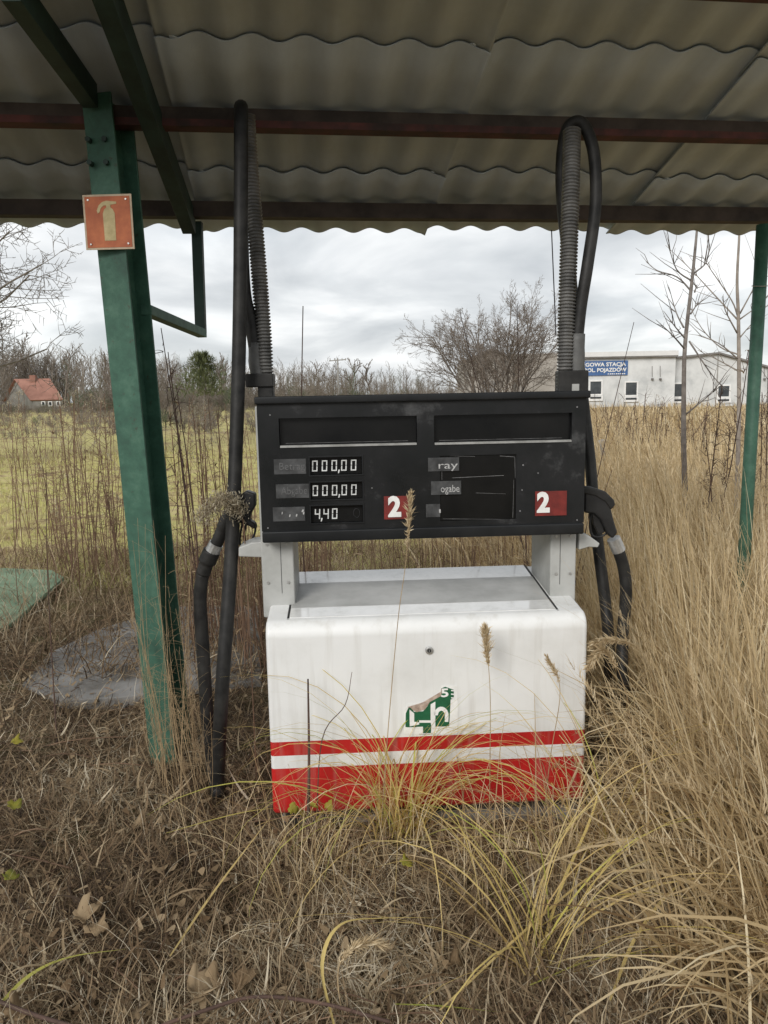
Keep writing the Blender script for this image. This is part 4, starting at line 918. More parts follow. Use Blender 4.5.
# ------------------------------------------------------------------ dried weeds (each clump a plant)
def weed_clump(name, label, stems, Y, mat='stem_brown', head=0.0, r=0.0035, seed=0, side=6, group=None, leaves=0.0, sl=1.0):
    """stems: list of (x_px at foot, x_px at top, top_px)"""
    rr = np.random.default_rng(seed); x0 = np.mean([atZ(s[0], 600)[0]*0 + xat(s[0], 450, Y) for s in stems])
    t = thing(name, (x0, Y, float(gh(x0, Y))), 0, label, 'dried weed', group)
    P = []; R_ = []; Ps = []; Rs = []; heads = []
    for xf, xt, yt in stems:
        Yj = Y + rr.normal(0, .18); tp = atY(xt, yt, Yj + rr.normal(0, .12)); f = np.array([xat(xf, 450, Yj), Yj, gh(xat(xf, 450, Yj), Yj) - .02])
        c = rr.normal(0, .025, 3)
        pts = [f + (tp - f)*u + c*math.sin(u*math.pi) for u in np.linspace(0, 1, 5)]
        P.append(pts); R_.append([r*(1 - .55*u) for u in np.linspace(0, 1, 5)]); heads.append(tp)
        for _ in range(side):
            u = rr.uniform(.35, .98); q = f + (tp - f)*u; d_ = (tp - f)/np.linalg.norm(tp - f)*rr.uniform(.2, .9) + rr.normal(0, .6, 3); d_ /= np.linalg.norm(d_); le = rr.uniform(.03, .14)*sl
            Ps.append([q + d_*le*k/4 + np.array([0, 0, -.02*(k/4)**2]) for k in range(5)]); Rs.append([r*.42*(1 - .6*k/4) for k in range(5)])
    bag = Bag(); bag.add(tubes(np.array(P), np.array(R_), 5, rr.random(len(P))))
    if Ps: bag.add(tubes(np.array(Ps), np.array(Rs), 3, rr.random(len(Ps))))
    o = bag.build('stems', mat, t); o['kind'] = 'stuff'
    if leaves:
        n = int(len(P)*leaves); k = rr.integers(0, len(P), n); u = rr.uniform(.1, .95, n); A = np.array(P); base = A[k,0] + (A[k,4]-A[k,0])*u[:,None]
        o = Bag().add(blades(base, rr.uniform(0, 6.28, n), rr.uniform(.6, 1.6, n), rr.uniform(.6, 1.8, n), rr.uniform(.03, .09, n), rr.uniform(.006, .016, n), 4, rr.random(n), tip=.2)).build('withered_leaves', 'dead_leaf', t); o['kind'] = 'stuff'
    if head:
        bag = Bag()
        for hp_ in heads:
            if rr.random() > head: continue
            n = 70; u = rr.random(n); side_ = rr.choice([-1, 1]); base = hp_ + np.stack([side_*u*.07 + rr.normal(0, .014, n), rr.normal(0, .016, n), -.02 - .10*u*u + rr.normal(0, .012, n)], 1)
            bag.add(blades(base, rr.uniform(0, 6.28, n), rr.uniform(.1, 2.6, n), rr.uniform(-1, 1, n), rr.uniform(.008, .022, n), rr.uniform(.003, .007, n), 2, rr.random(n), tip=.4))
        if bag.n: o = bag.build('seed_heads', 'fluff', t); o['kind'] = 'stuff'
    return t
rr = np.random.default_rng(21)
def mk(n, a, b, t0, t1, lean=6): return [(x, x + rr.normal(0, lean), rr.uniform(t0, t1)) for x in rr.uniform(a, b, n)]
WG = 'dried weed clumps'
weed_clump('dried_weeds', 'tall dried brown weed stems standing left of the green post', mk(40, 44, 138, 392, 520, 12), 6.4, head=.4, seed=1, r=.0050, group=WG, leaves=5, side=11, sl=1.9)
weed_clump('dried_weeds', 'scattered branching dried weeds at the left edge of the field', mk(12, -40, 60, 400, 470, 14), 7.6, head=.5, seed=15, r=.0045, group=WG, leaves=4, side=12, sl=2.0)
weed_clump('dried_weeds', 'far dried weeds poking above the horizon between post and hose', mk(18, 150, 262, 392, 430, 10), 9.5, head=.4, seed=16, r=.006, group=WG, leaves=4, side=12, sl=2.2)
weed_clump('dried_weeds', 'low scrub of dark stems at the foot of the white building', mk(60, 590, 790, 392, 425, 14), 16, 'stem_dark', head=.2, seed=17, r=.008, group=WG, leaves=5, side=14, sl=3.0)
weed_clump('dried_weeds', 'loose dried stems with pale fluffy heads below the red-roofed house', mk(22, 5, 118, 384, 440, 12), 8.6, head=.8, seed=2, r=.0045, group=WG, side=12, sl=2.0, leaves=3)
weed_clump('dried_weeds', 'dense brown stems between the green post and the hanging hose', mk(66, 168, 264, 400, 600, 7), 4.5, head=.12, seed=3, r=.0038, group=WG, leaves=4)
weed_clump('dried_weeds', 'tallest dried stalk with a brown head close to the green post', [(182, 161, 328), (196, 168, 352), (190, 176, 385)], 4.3, 'stem_dark', head=0, seed=4, r=.0055, side=26, group=WG, leaves=6)
weed_clump('dried_weeds', 'dried stems with drooping pale heads left of the long hose', [(208, 192, 402), (214, 196, 405), (222, 208, 398), (216, 204, 420), (226, 216, 432)], 4.5, head=1, seed=5, r=.0042, side=12, group=WG, leaves=4)
weed_clump('dried_weeds', 'brown stems packed behind the left side of the pump', mk(70, 232, 330, 455, 560, 6), 4.2, seed=6, r=.0034, group=WG, leaves=3)
weed_clump('dried_weeds', 'sparse brown stems behind the gap under the pump head', mk(60, 320, 540, 500, 565, 8), 4.8, seed=7, r=.0034, group=WG, leaves=3)
weed_clump('dried_weeds', 'thin upright dark stalk rising above the pump head, left of centre', [(305, 303, 306)], 4.1, 'stem_dark', seed=8, r=.0052, side=5, group=WG)
weed_clump('dried_weeds', 'two bare crossing stalks in front of the big bush', [(560, 460, 312), (536, 517, 305)], 4.6, 'stem_dark', seed=9, r=.0042, side=4, group=WG)
weed_clump('dried_weeds', 'bare curved stalk slanting up across the blue sign', [(560, 634, 322), (575, 612, 470)], 4.0, 'stem_dark', seed=10, r=.0034, side=3, group=WG)
weed_clump('dried_weeds', 'dark leaning dock stalk with curled leaves between saplings and green pole', [(706, 752, 332), (704, 722, 385), (716, 730, 430), (712, 706, 440)], 5.4, 'stem_dark', seed=11, r=.0062, side=40, group=WG, leaves=9)
weed_clump('dried_weeds', 'dark dried stalks at the right edge beside the green pole', [(764, 762, 392), (772, 768, 370), (760, 757, 430)], 5.6, 'stem_dark', seed=12, r=.0055, side=34, group=WG, leaves=8)
weed_clump('dried_weeds', 'thin reddish stems standing at the left edge behind the green board', mk(6, -30, 60, 470, 545, 12), 5.6, seed=13, r=.0036, side=8, group=WG, leaves=2)
weed_clump('dry_vines', 'wispy dry vines tangled round the foot of the green post', [(x_, x_ + rr.normal(0, 16), rr.uniform(500, 730)) for x_ in rr.uniform(138, 200, 60)], 2.86, 'stem_straw', seed=14, r=.0013, side=10, group=WG)
# fluffy head resting against the hose by the left nozzle
fh = thing('goldenrod_head', tuple(atY(238, 610, 2.72)*np.array([1, 1, 0])), 0, 'pale fluffy goldenrod head bent over the hose by the left nozzle', 'dried weed')
c0 = [atY(250, 640, 2.80), atY(246, 560, 2.74), atY(240, 512, 2.70), atY(224, 500, 2.68), atY(200, 520, 2.68)]; c0[0] = np.array([c0[0][0], c0[0][1], 0.0])
MB().tube(spline(c0, 6), .0022, 5).build('stem', 'stem_brown', fh, world=True, smooth=True)
n = 1900; sp_ = np.array(spline(c0[2:], 30)); u = rr.integers(0, len(sp_), n); base = sp_[u] + rr.normal(0, 1, (n, 3))*np.array([.016, .016, .019])
o = Bag().add(blades(base, rr.uniform(0, 6.28, n), rr.uniform(.3, 2.6, n), rr.uniform(-1, 1, n), rr.uniform(.006, .018, n), rr.uniform(.002, .005, n), 2, rr.random(n), tip=.4)).build('seed_head', 'fluff', fh); o['kind'] = 'stuff'

# ------------------------------------------------------------------ grass, litter and leaves
rg = np.random.default_rng(99)
def scatter(n, f):
    """random points with density f(x, y) in the wedge the place shows"""
    X = []; Y = []; tot = 0
    while tot < n:
        y, x, w = f(n); k = rg.random(len(x)) < w; X.append(x[k]); Y.append(y[k]); tot += k.sum()
    x = np.concatenate(X)[:n]; y = np.concatenate(Y)[:n]; return x, y
def vnoise(x, y, s, seed=0):
    """smooth value noise, 0 to 1"""
    r = np.random.default_rng(seed); G = r.random((64, 64)); u = x*s + 100; v = y*s + 100; i = np.floor(u).astype(int); j = np.floor(v).astype(int); a = u - i; b = v - j; a = a*a*(3-2*a); b = b*b*(3-2*b)
    g = lambda p, q: G[p % 64, q % 64]
    return (g(i, j)*(1-a) + g(i+1, j)*a)*(1-b) + (g(i, j+1)*(1-a) + g(i+1, j+1)*a)*b
def in_pump(x, y, m=0.0): return (x > -0.43 - m) & (x < 0.71 + m) & (y > 2.53 - m) & (y < 3.12 + m)
def on_slab(x, y): return (x < -0.55) & (x > -1.95) & (y > 3.72 + 0.05*(x+1)) & (y < 5.2)
def tall_mask(x, y):
    """how far into the tall grass on the right: 0 to 1"""
    edge = np.where(y < 2.5, 0.62 + (2.5 - y)*0.10, np.where(y < 3.3, 0.80, np.where(y < 6, 0.60, 0.25)))
    return np.clip((x - edge)/0.45, 0, 1)
def zbase(x, y): return gh(x, y)
def pick(n, y0, y1, wmin=-1e9, wmax=1e9, power=1.0, marg=0.25):
    def f(k):
        y = y0 + (y1 - y0)*rg.random(k)**power; x = (rg.random(k)*2 - 1)*(0.56*y + marg); return y, x, ((x > wmin) & (x < wmax)).astype(float)
    return f

# matted dead grass
n = 74000; x, y = scatter(n, pick(n, 1.35, 4.2, power=1.15)); t_ = tall_mask(x, y)
k = ~in_pump(x, y, .05) & ~((on_slab(x, y)) & (rg.random(n) < .45)); x, y, t_ = x[k], y[k], t_[k]; n = len(x)
pat = vnoise(x, y, 3.2, 1)*.5 + vnoise(x, y, 9, 2)*.5
h = rg.normal(0.5, 1.3, n) + 3.5*vnoise(x, y, 1.4, 3); left_ = np.clip((.55 - x)/.5, 0, 1)
rnd = np.clip(0.43 + 0.75*(pat - .5) + rg.normal(0, .25, n) + .12*t_ + .10*np.clip((x+.3)/1, 0, 1) - .07*np.clip((-.1 - x)/.6, 0, 1), 0, 1)
clump = vnoise(x, y, 5.5, 8)
base = np.stack([x, y, zbase(x, y) + rg.random(n)**2*(.02 + .05*clump)], 1)
bag = Bag().add(blades(base, h, rg.uniform(.85, 1.7, n), rg.uniform(-1.6, 2.2, n), rg.uniform(.05, .24, n)*(1 - .38*left_), rg.uniform(.0012, .0034, n) + rg.uniform(.0015, .007, n)*(rg.random(n) < .22), 4, rnd, floor=True, wob=.45))
# finer upright dead wisps
n = 6000; x, y = scatter(n, pick(n, 1.35, 4.6, power=1.1)); k = ~in_pump(x, y) & ~on_slab(x, y); x, y = x[k], y[k]; n = len(x)
bag.add(blades(np.stack([x, y, zbase(x, y)], 1), rg.uniform(0, 6.28, n), rg.uniform(.1, .9, n), rg.uniform(.3, 1.9, n), rg.uniform(.06, .24, n), rg.uniform(.0012, .003, n), 4, np.clip(rg.normal(.55, .25, n), 0, 1), floor=True, wob=.2))
tag(bag.build('dead_grass', 'thatch'), 'matted brown dead grass covering the ground around the pump', 'grass', kind='stuff')
# coarser litter behind, between pump and field
n = 26000; x, y = scatter(n, pick(n, 3.9, 7.6)); k = ~(on_slab(x, y) & (rg.random(n) < .35)); x, y = x[k], y[k]; n = len(x)
pat = vnoise(x, y, 1.6, 5)
bag = Bag().add(blades(np.stack([x, y, zbase(x, y) + .01 + rg.random(n)**2*.06], 1), rg.uniform(0, 6.28, n), rg.uniform(.3, 1.6, n), rg.uniform(-.3, 1.6, n), rg.uniform(.1, .34, n), rg.uniform(.003, .007, n), 3, np.clip(.42 + .5*(pat-.5) + rg.normal(0, .2, n) + .25*tall_mask(x, y), 0, 1), floor=True, wob=.2))
tag(bag.build('grass_litter', 'thatch'), 'dead grass litter behind the pump', 'grass', kind='stuff')
# twigs lying about
n = 420; x, y = scatter(n, pick(n, 1.4, 6.0)); k = ~in_pump(x, y, .02); x, y = x[k], y[k]; n = len(x); a = rg.uniform(0, 6.28, n); L = rg.uniform(.08, .4, n)
P = np.stack([np.stack([x + np.cos(a + .25*(u-.5))*L*(u-.5), y + np.sin(a + .3*(u-.5))*L*(u-.5), zbase(x, y) + .035 + .03*np.sin(u*3 + a)], 1) for u in np.linspace(0, 1, 5)], 1)
tag(Bag().add(tubes(P, np.repeat(rg.uniform(.0012, .0032, n)[:,None], 5, 1), 4, rg.random(n))).build('fallen_twigs', 'twig_mix'), 'thin fallen twigs lying in the dead grass', 'twigs', kind='stuff')

# mossy lawn on the left and behind
n = 34000; x, y = scatter(n, pick(n, 6.0, 24, power=1.5)); pat = .6*vnoise(x, y, .8, 6) + .4*vnoise(x, y, 2.3, 16)
k = (pat + rg.normal(0, .12, n) > .30) & (tall_mask(x, y) < .6); x, y, pat = x[k], y[k], pat[k]; n = len(x)
bag = Bag().add(blades(np.stack([x, y, zbase(x, y)], 1), rg.uniform(0, 6.28, n), rg.uniform(.1, 1.2, n), rg.uniform(.2, 1.3, n), rg.uniform(.04, .13, n)*(1 + y/30), rg.uniform(.004, .009, n)*(.6 + y/10), 2, np.clip(.50 + .8*(pat - .5) + rg.normal(0, .2, n), 0, 1)))
tag(bag.build('moss_lawn', 'lawn_blade'), 'yellow-green mossy grass of the field on the left', 'grass', kind='stuff')
# dead tufts standing in the field, near to far
bag = Bag()
for y0, y1, n, lw, ll in ((6.5, 14, 7500, .007, .34), (14, 32, 8500, .014, .46), (32, 90, 9000, .045, .62)):
    x, y = scatter(n, pick(n, y0, y1, power=1.3, marg=1)); pat = vnoise(x, y, 7.0/y0, 9)
    k = pat > (.60 if y0 < 10 else .52); x, y, pat = x[k], y[k], pat[k]; n = len(x); ll = ll*np.clip((pat - .45)*3.2, .2, 1.3)
    bag.add(blades(np.stack([x, y, zbase(x, y)], 1), rg.uniform(0, 6.28, n), rg.uniform(0, .6, n), rg.uniform(.2, 1.3, n), rg.uniform(.35, 1, n)*ll, rg.uniform(.5, 1, n)*lw, 3, np.clip(.58 + rg.normal(0, .2, n), 0, 1)))
tag(bag.build('field_tufts', 'thatch'), 'brown dead tufts standing in the far field', 'grass', kind='stuff')

# tall straw-coloured grass on the right
bag = Bag(); seeds = Bag()
def tall(y0, y1, n, ll, lw, seg, frac_seed, power=1.0):
    x, y = scatter(n, pick(n, y0, y1, wmin=.2, power=power, marg=.35)); nc = max(n//45, 20)
    ci = rg.integers(0, nc, n); cl_ = rg.random(n) < .72; sp = .035 + .012*(y0 + y1)/2
    x = np.where(cl_, x[ci] + rg.normal(0, sp, n), x); y = np.where(cl_, y[ci] + rg.normal(0, sp, n), y); chd = rg.normal(2.75, .75, nc)[ci]; cln = np.abs(rg.normal(0, .22, nc))[ci]; ccol = rg.normal(0, .13, nc)[ci]
    m_ = tall_mask(x, y); k = rg.random(n) < m_*(.25 + .9*vnoise(x, y, 12.0/(y0+1), 12)); k &= ~in_pump(x, y, .04); k &= y > 1.35
    x, y, m_, cl_, chd, cln, ccol = x[k], y[k], m_[k], cl_[k], chd[k], cln[k], ccol[k]
    n = len(x)
    hv = vnoise(x, y, 5.0/(y0+1.5), 14); L = rg.uniform(.45, 1.0, n)*ll*(.55 + .45*m_)*((.45 + .85*hv) if y0 < 6 else (.12 + 1.3*hv)); h = np.where(cl_, chd + rg.normal(0, .55, n), rg.normal(2.6, 1.5, n)); leafy = rg.random(n) < .5
    a0 = np.where(leafy, np.abs(rg.normal(.25, .25, n)), np.abs(rg.normal(.10, .13, n))); a0 = a0 + np.where(cl_, cln, 0); bd = np.where(leafy, rg.uniform(.5, 2.4, n), np.abs(rg.normal(.3, .4, n))); L = L*np.where(leafy, .8, 1.0)
    rnd = np.clip(rg.normal(.60, .24, n) + np.where(cl_, ccol, 0) + .4*(vnoise(x, y, 8.0/(y0+1.5), 15) - .5), 0, 1)
    b_ = np.stack([x, y, zbase(x, y)], 1); W_ = np.where(leafy, rg.uniform(.5, 1.6, n), rg.uniform(.35, .85, n))*lw
    bag.add(blades(b_, h, a0, bd, L, W_, seg, rnd, wob=.05))
    q = np.where(rg.random(n) < frac_seed)[0]
    if len(q):
        # feathery panicle along the last part of the stem
        ns = 46 if y1 < 9 else 16; t = np.linspace(0, 1, seg+1); ang = a0[q,None] + bd[q,None]*t[None]**1.4; st = (L[q]/seg)[:,None]
        hx = np.cumsum(np.concatenate([np.zeros((len(q),1)), np.sin(ang[:,:-1])*st], 1), 1); hz = np.cumsum(np.concatenate([np.zeros((len(q),1)), np.cos(ang[:,:-1])*st], 1), 1)
        for _ in range(ns):
            u = .74 + .26*rg.random(len(q)); f = u*seg; i = np.minimum(f.astype(int), seg-1); fr = f - i; ar_ = np.arange(len(q))
            X_ = hx[ar_,i]*(1-fr) + hx[ar_,i+1]*fr; Z_ = hz[ar_,i]*(1-fr) + hz[ar_,i+1]*fr
            p = np.stack([b_[q,0] + np.cos(h[q])*X_, b_[q,1] + np.sin(h[q])*X_, b_[q,2] + Z_], 1)
            seeds.add(blades(p, h[q] + rg.normal(0, .9, len(q)), rg.uniform(.1, .9, len(q)), rg.uniform(.1, .9, len(q)), rg.uniform(.018, .048, len(q))*(1 if y1 < 9 else 1.8), np.full(len(q), .0026 if y1 < 9 else .008), 2, rg.random(len(q)), tip=.35))
tall(1.45, 3.3, 8200, 1.15, .0095, 7, .10)
tall(3.3, 6.0, 12500, 1.15, .0120, 5, .12)
tall(6.0, 11, 14000, 1.0, .014, 4, .14)
tall(11, 26, 15000, .95, .024, 3, .08)
tall(26, 68, 15000, .85, .055, 3, 0)
tag(bag.build('tall_dry_grass', 'straw'), 'tall straw-coloured dry grass filling the right side', 'grass', kind='stuff')
tag(seeds.build('grass_panicles', 'seed_tan'), 'feathery seed heads of the tall dry grass', 'grass', kind='stuff')
# bent, broken straw lying between the standing blades
n = 9000; x, y = scatter(n, pick(n, 1.5, 6.0, wmin=.35)); k = (tall_mask(x, y) > rg.random(n)*.9) & ~in_pump(x, y, .03); x, y = x[k], y[k]; n = len(x)
tag(Bag().add(blades(np.stack([x, y, zbase(x, y) + rg.random(n)*.28], 1), rg.uniform(0, 6.28, n), rg.uniform(.5, 1.5, n), rg.uniform(0, 1.6, n), rg.uniform(.2, .6, n), rg.uniform(.002, .0052, n), 5, np.clip(rg.normal(.5, .25, n), 0, 1), floor=True, wob=.15)).build('broken_straw', 'straw'), 'bent and broken straw among the tall grass', 'grass', kind='stuff')

# tussocks with long arching blades: each a plant
def tussock(name, label, px, n, Lr, Wr, spread, seed, mat='gold_blade', bias=None, bend=(.8, 2.2), gd=0.0, side=0.0, bs=.04):
    r = np.random.default_rng(seed); c = atZ(*px, gd); c[2] = gh(c[0], c[1]); t = thing(name, tuple(c), 0, label, 'grass', 'grass tussocks')
    hd = r.uniform(0, 6.28, n) if bias is None else r.normal(bias[0], bias[1], n)
    hd = np.where(r.random(n) < side, np.where(r.random(n) < .5, r.normal(0, .45, n), r.normal(math.pi, .45, n)), hd)
    b_ = c + np.stack([r.normal(0, bs, n), r.normal(0, bs, n), np.zeros(n)], 1)
    o = Bag().add(blades(b_, hd, np.abs(r.normal(0, spread, n)), r.uniform(*bend, n), r.uniform(*Lr, n), r.uniform(*Wr, n), 9, r.random(n), wob=.06, tip=.06)).build('blades', mat, t); o['kind'] = 'stuff'
    return t
tussock('grass_tussock', 'golden tussock arching over the red foot of the pump, left of its middle', (398, 836), 150, (.45, .98), (.003, .0070), .5, 31, bend=(1.3, 2.9), side=.6)
tussock('grass_tussock', 'low golden tussock sprouting in the foreground right of centre', (535, 965), 40, (.45, .95), (.0032, .0068), .75, 32, bend=(.9, 2.3), side=.6)
tussock('grass_tussock', 'yellow tussock at the pump\'s right front corner', (600, 860), 60, (.45, .95), (.003, .006), .6, 33, bend=(1.0, 2.4), side=.5)
tussock('grass_tussock', 'tan tussock in the foreground close to the right edge', (690, 1000), 60, (.35, .75), (.0028, .0055), .4, 34, 'straw')
tussock('grass_tussock', 'tan spreading tussock on the ground below the pump\'s right half', (560, 890), 90, (.35, .75), (.002, .005), .6, 37, 'straw', bend=(.8, 2.4))
tussock('grass_tussock', 'thin pale grey tussock left of the red pump foot', (318, 868), 210, (.22, .55), (.0013, .0030), .9, 35, 'straw', bs=.13)
tussock('grass_tussock', 'tan tussock between the pump foot and the foreground tussock', (470, 880), 90, (.25, .6), (.0016, .0046), .75, 36, 'straw', bs=.10)
# single blades and stalks one can follow in the photograph
def blade_px(name, label, pts, wid, mat, v=.5, cat='grass blade'):
    """pts: (x_px, y_px, Y) or (x_px, y_px) for a point on the ground"""
    P_ = np.array(spline([atY(*p) for p in pts], 6)); n = len(P_); low = gh(P_[:,0], P_[:,1]) + .07
    k_ = P_[:,2] < low; dz_ = P_ - CAM; sc_l = (low - CAM[2])/dz_[:,2]; P_ = np.where(k_[:,None], CAM + dz_*sc_l[:,None], P_)
    T = np.gradient(P_, axis=0); T /= np.linalg.norm(T, axis=1, keepdims=True); vd = P_ - CAM; sd_ = np.cross(T, np.array([.25, .35, 1.0])); sd_ /= np.linalg.norm(sd_, axis=1, keepdims=True)
    w = wid*.5*np.sin(np.linspace(.55, math.pi - .05, n))[:,None]; nn = np.cross(sd_, T)
    V = np.concatenate([P_ - sd_*w, P_ - nn*w*.35, P_ + sd_*w]); i = np.arange(n-1)
    F = np.concatenate([np.stack([i, i+1, i+1+n, i+n], 1), np.stack([i+n, i+n+1, i+1+2*n, i+2*n], 1)])
    o = link(name, np_mesh(name, V, F, np.full(len(V), v), True), mat); return tag(o, label, cat, 'single grass blades')
blade_px('wild_grass', 'broad yellow-green blade lying left of the red pump foot', [(166, 833, 2.35), (215, 819, 2.38), (250, 811, 2.42), (277, 808, 2.46)], .011, 'gold_blade', .72)
blade_px('wild_grass', 'yellow-green blade arching at the bottom left corner', [(-4, 1008, 1.66), (30, 975, 1.72), (70, 957, 1.80), (126, 949, 1.88)], .012, 'gold_blade', .78)
blade_px('wild_grass', 'straight golden straw slanting below the long hose', [(170, 956, 1.85), (215, 890, 2.05), (272, 815, 2.35)], .007, 'gold_blade', .3)
blade_px('wild_grass', 'yellow blade hooked over in the bottom foreground, left of centre', [(335, 1030, 1.62), (322, 965, 1.72), (340, 925, 1.80), (385, 918, 1.85), (445, 918, 1.9)], .010, 'gold_blade', .5)
blade_px('wild_grass', 'green-tinted blade crossing the bottom edge right of centre', [(395, 1004, 1.66), (440, 1006, 1.66), (500, 1012, 1.66)], .009, 'gold_blade', .86)
blade_px('wild_grass', 'pale straw bent over in front of the red stripe', [(561, 808, 2.5), (568, 790, 2.48), (580, 762, 2.46), (578, 756, 2.46), (586, 770, 2.46)], .009, 'straw', .9)
blade_px('wild_grass', 'long golden blade sweeping from foreground towards the right', [(440, 1010, 1.70), (520, 935, 1.86), (600, 870, 2.05), (680, 835, 2.2)], .009, 'gold_blade', .35)
blade_px('wild_grass', 'golden blade lying across the foreground under the pump', [(400, 850, 2.3), (455, 890, 2.15), (520, 955, 1.9), (545, 985, 1.8)], .010, 'gold_blade', .2)
blade_px('wild_grass', 'green blade leaning at the lower right edge', [(700, 985, 1.75), (735, 1000, 1.7), (775, 1030, 1.62)], .009, 'gold_blade', .9)
blade_px('wild_grass', 'pale straw lying in the middle of the foreground', [(226, 930, 1.95), (262, 940, 1.92), (322, 958, 1.88)], .006, 'straw', .95)
for lab_, pts_, w_, v_ in (
    ('yellow-green blade sweeping over the lower foreground from the left tussock', [(420, 845, 2.33), (360, 800, 2.36), (300, 790, 2.33), (245, 812, 2.28)], .008, .78),
    ('golden blade arching across the red band to the right', [(405, 838, 2.38), (440, 760, 2.42), (505, 742, 2.42), (565, 775, 2.40)], .008, .5),
    ('golden blade arching high over the white stripe', [(398, 838, 2.38), (430, 745, 2.43), (480, 712, 2.44), (545, 735, 2.43)], .007, .4),
    ('yellow blade leaning left across the torn sticker', [(392, 838, 2.36), (405, 770, 2.40), (440, 715, 2.43), (470, 690, 2.44)], .006, .62),
    ('pale golden blade drooping in the lower right foreground', [(610, 1000, 1.70), (640, 930, 1.82), (690, 880, 1.95), (745, 905, 1.95)], .010, .45),
    ('long green-gold blade crossing the lower foreground towards the right edge', [(530, 985, 1.75), (600, 958, 1.80), (690, 952, 1.83), (775, 965, 1.82)], .008, .8),
    ('broad golden blade leaning from the foreground tussock to the left', [(525, 975, 1.80), (480, 905, 1.98), (420, 862, 2.12), (370, 868, 2.10)], .010, .3),
    ('golden blade rising from the foreground tussock towards the pump corner', [(535, 975, 1.80), (560, 890, 1.98), (590, 820, 2.15), (604, 770, 2.25)], .009, .55)):
    blade_px('wild_grass', lab_, pts_, w_, 'gold_blade', v_)
def stalk(label, pts, seed, head=.16, r0=.0018, fat=1.0):
    """grass stalk with a seed head at its upper end"""
    r = np.random.default_rng(seed); P_ = np.array(spline([atY(*p) for p in pts], 8)); f = P_[0].copy(); f[2] = gh(f[0], f[1]); P_[0] = f
    t = thing('seed_stalk', tuple(f), 0, label, 'grass stalk', 'single seed stalks')
    MB().tube(list(P_), [r0*(1 - .5*i/len(P_)) for i in range(len(P_))], 5).build('stem', 'stem_straw', t, world=True, smooth=True)
    L_ = np.cumsum(np.linalg.norm(np.diff(P_, axis=0), axis=1)); L_ = np.concatenate([[0], L_]); n = int(330*fat); s = L_[-1] - head*r.random(n); b_ = np.stack([np.interp(s, L_, P_[:,k]) for k in range(3)], 1)
    u = (L_[-1] - s)/head; Tg = np.gradient(P_, axis=0); T_ = np.stack([np.interp(s, L_, Tg[:,k]) for k in range(3)], 1); T_ /= np.linalg.norm(T_, axis=1, keepdims=True)
    o = Bag().add(spikes(b_ + r.normal(0, .0025*fat, (n, 3)), T_ + r.normal(0, .38, (n, 3)), (.010 + .022*np.sin(np.clip(u*1.05 + .05, 0, 1)*math.pi))*r.uniform(.6, 1.2, n)*fat, r.uniform(.0022, .0042, n)*fat, r.random(n))).build('seed_head', 'seed_tan', t); o['kind'] = 'stuff'
stalk('tall seed stalk whose head stands before the pump counter, above the torn sticker', [(380, 842, 2.36), (388, 730, 2.38), (398, 620, 2.40), (406, 560, 2.42), (411, 492, 2.44)], 1, .17)
stalk('seed stalk with a tan head before the right half of the white cabinet', [(489, 840, 2.40), (490, 760, 2.42), (490, 690, 2.43), (485, 627, 2.44)], 2, .13, fat=1.2)
stalk('thin seed stalk near the right edge of the white cabinet', [(541, 842, 2.40), (550, 760, 2.41), (560, 690, 2.42), (546, 656, 2.43)], 3, .10, fat=.8)
stalk('curled woolly seed head in the bottom foreground, left of centre', [(352, 1060, 1.62), (338, 985, 1.68), (345, 955, 1.70), (368, 942, 1.72), (386, 946, 1.73)], 4, .13, fat=1.1)
stalk('bowed feathery stalk at the right side of the cabinet, head drooping left', [(640, 830, 2.45), (632, 730, 2.42), (622, 680, 2.38), (603, 650, 2.35), (588, 668, 2.33)], 5, .17, fat=1.3)
stalk('bowed feathery stalk leaning in over the white cabinet edge from the right', [(668, 800, 2.5), (655, 690, 2.45), (640, 650, 2.42), (610, 640, 2.38), (590, 646, 2.36)], 6, .17, fat=1.2)
# dry brown upright stalk before the cabinet at the left
def bare_stalk(label, pts, r0, mat='stem_dark'):
    P_ = spline([atY(*p) for p in pts], 6); P_[0] = np.array([P_[0][0], P_[0][1], float(gh(P_[0][0], P_[0][1]))])
    o = MB().tube(P_, [r0*(1 - .6*i/len(P_)) for i in range(len(P_))], 6).build('bare_stalk', mat, None, smooth=True); tag(o, label, 'dried stalk', 'single bare stalks')
bare_stalk('stiff grey-brown stalk standing before the left of the white cabinet', [(308, 838, 2.40), (309, 760, 2.42), (308, 679, 2.44)], .0062)
bare_stalk('thin curved twig before the left of the white cabinet', [(316, 838, 2.42), (322, 740, 2.45), (345, 705, 2.46), (352, 672, 2.46)], .0022)
bare_stalk('thin red-brown stem at the left edge beyond the board', [(58, 760, 3.2), (52, 660, 3.3), (47, 560, 3.3), (46, 470, 3.3)], .0034)
bramble = [(150, 1030, 1.62), (200, 1012, 1.64), (255, 997, 1.68), (320, 1003, 1.66), (390, 1022, 1.62)]
o = MB().tube(spline([onG(p[0], p[1], .085) for p in bramble], 8), .0045, 6).build('bramble_stem', 'stem_dark', None, smooth=True); tag(o, 'purplish bramble stem running along the bottom edge left of centre', 'bramble')
o = MB().tube(spline([onG(*p, .085) for p in [(-5, 1000), (35, 1015), (85, 1030)]], 8), .0048, 6).build('bramble_stem', 'stem_dark', None, smooth=True); tag(o, 'purplish bramble stem in the bottom left corner', 'bramble')

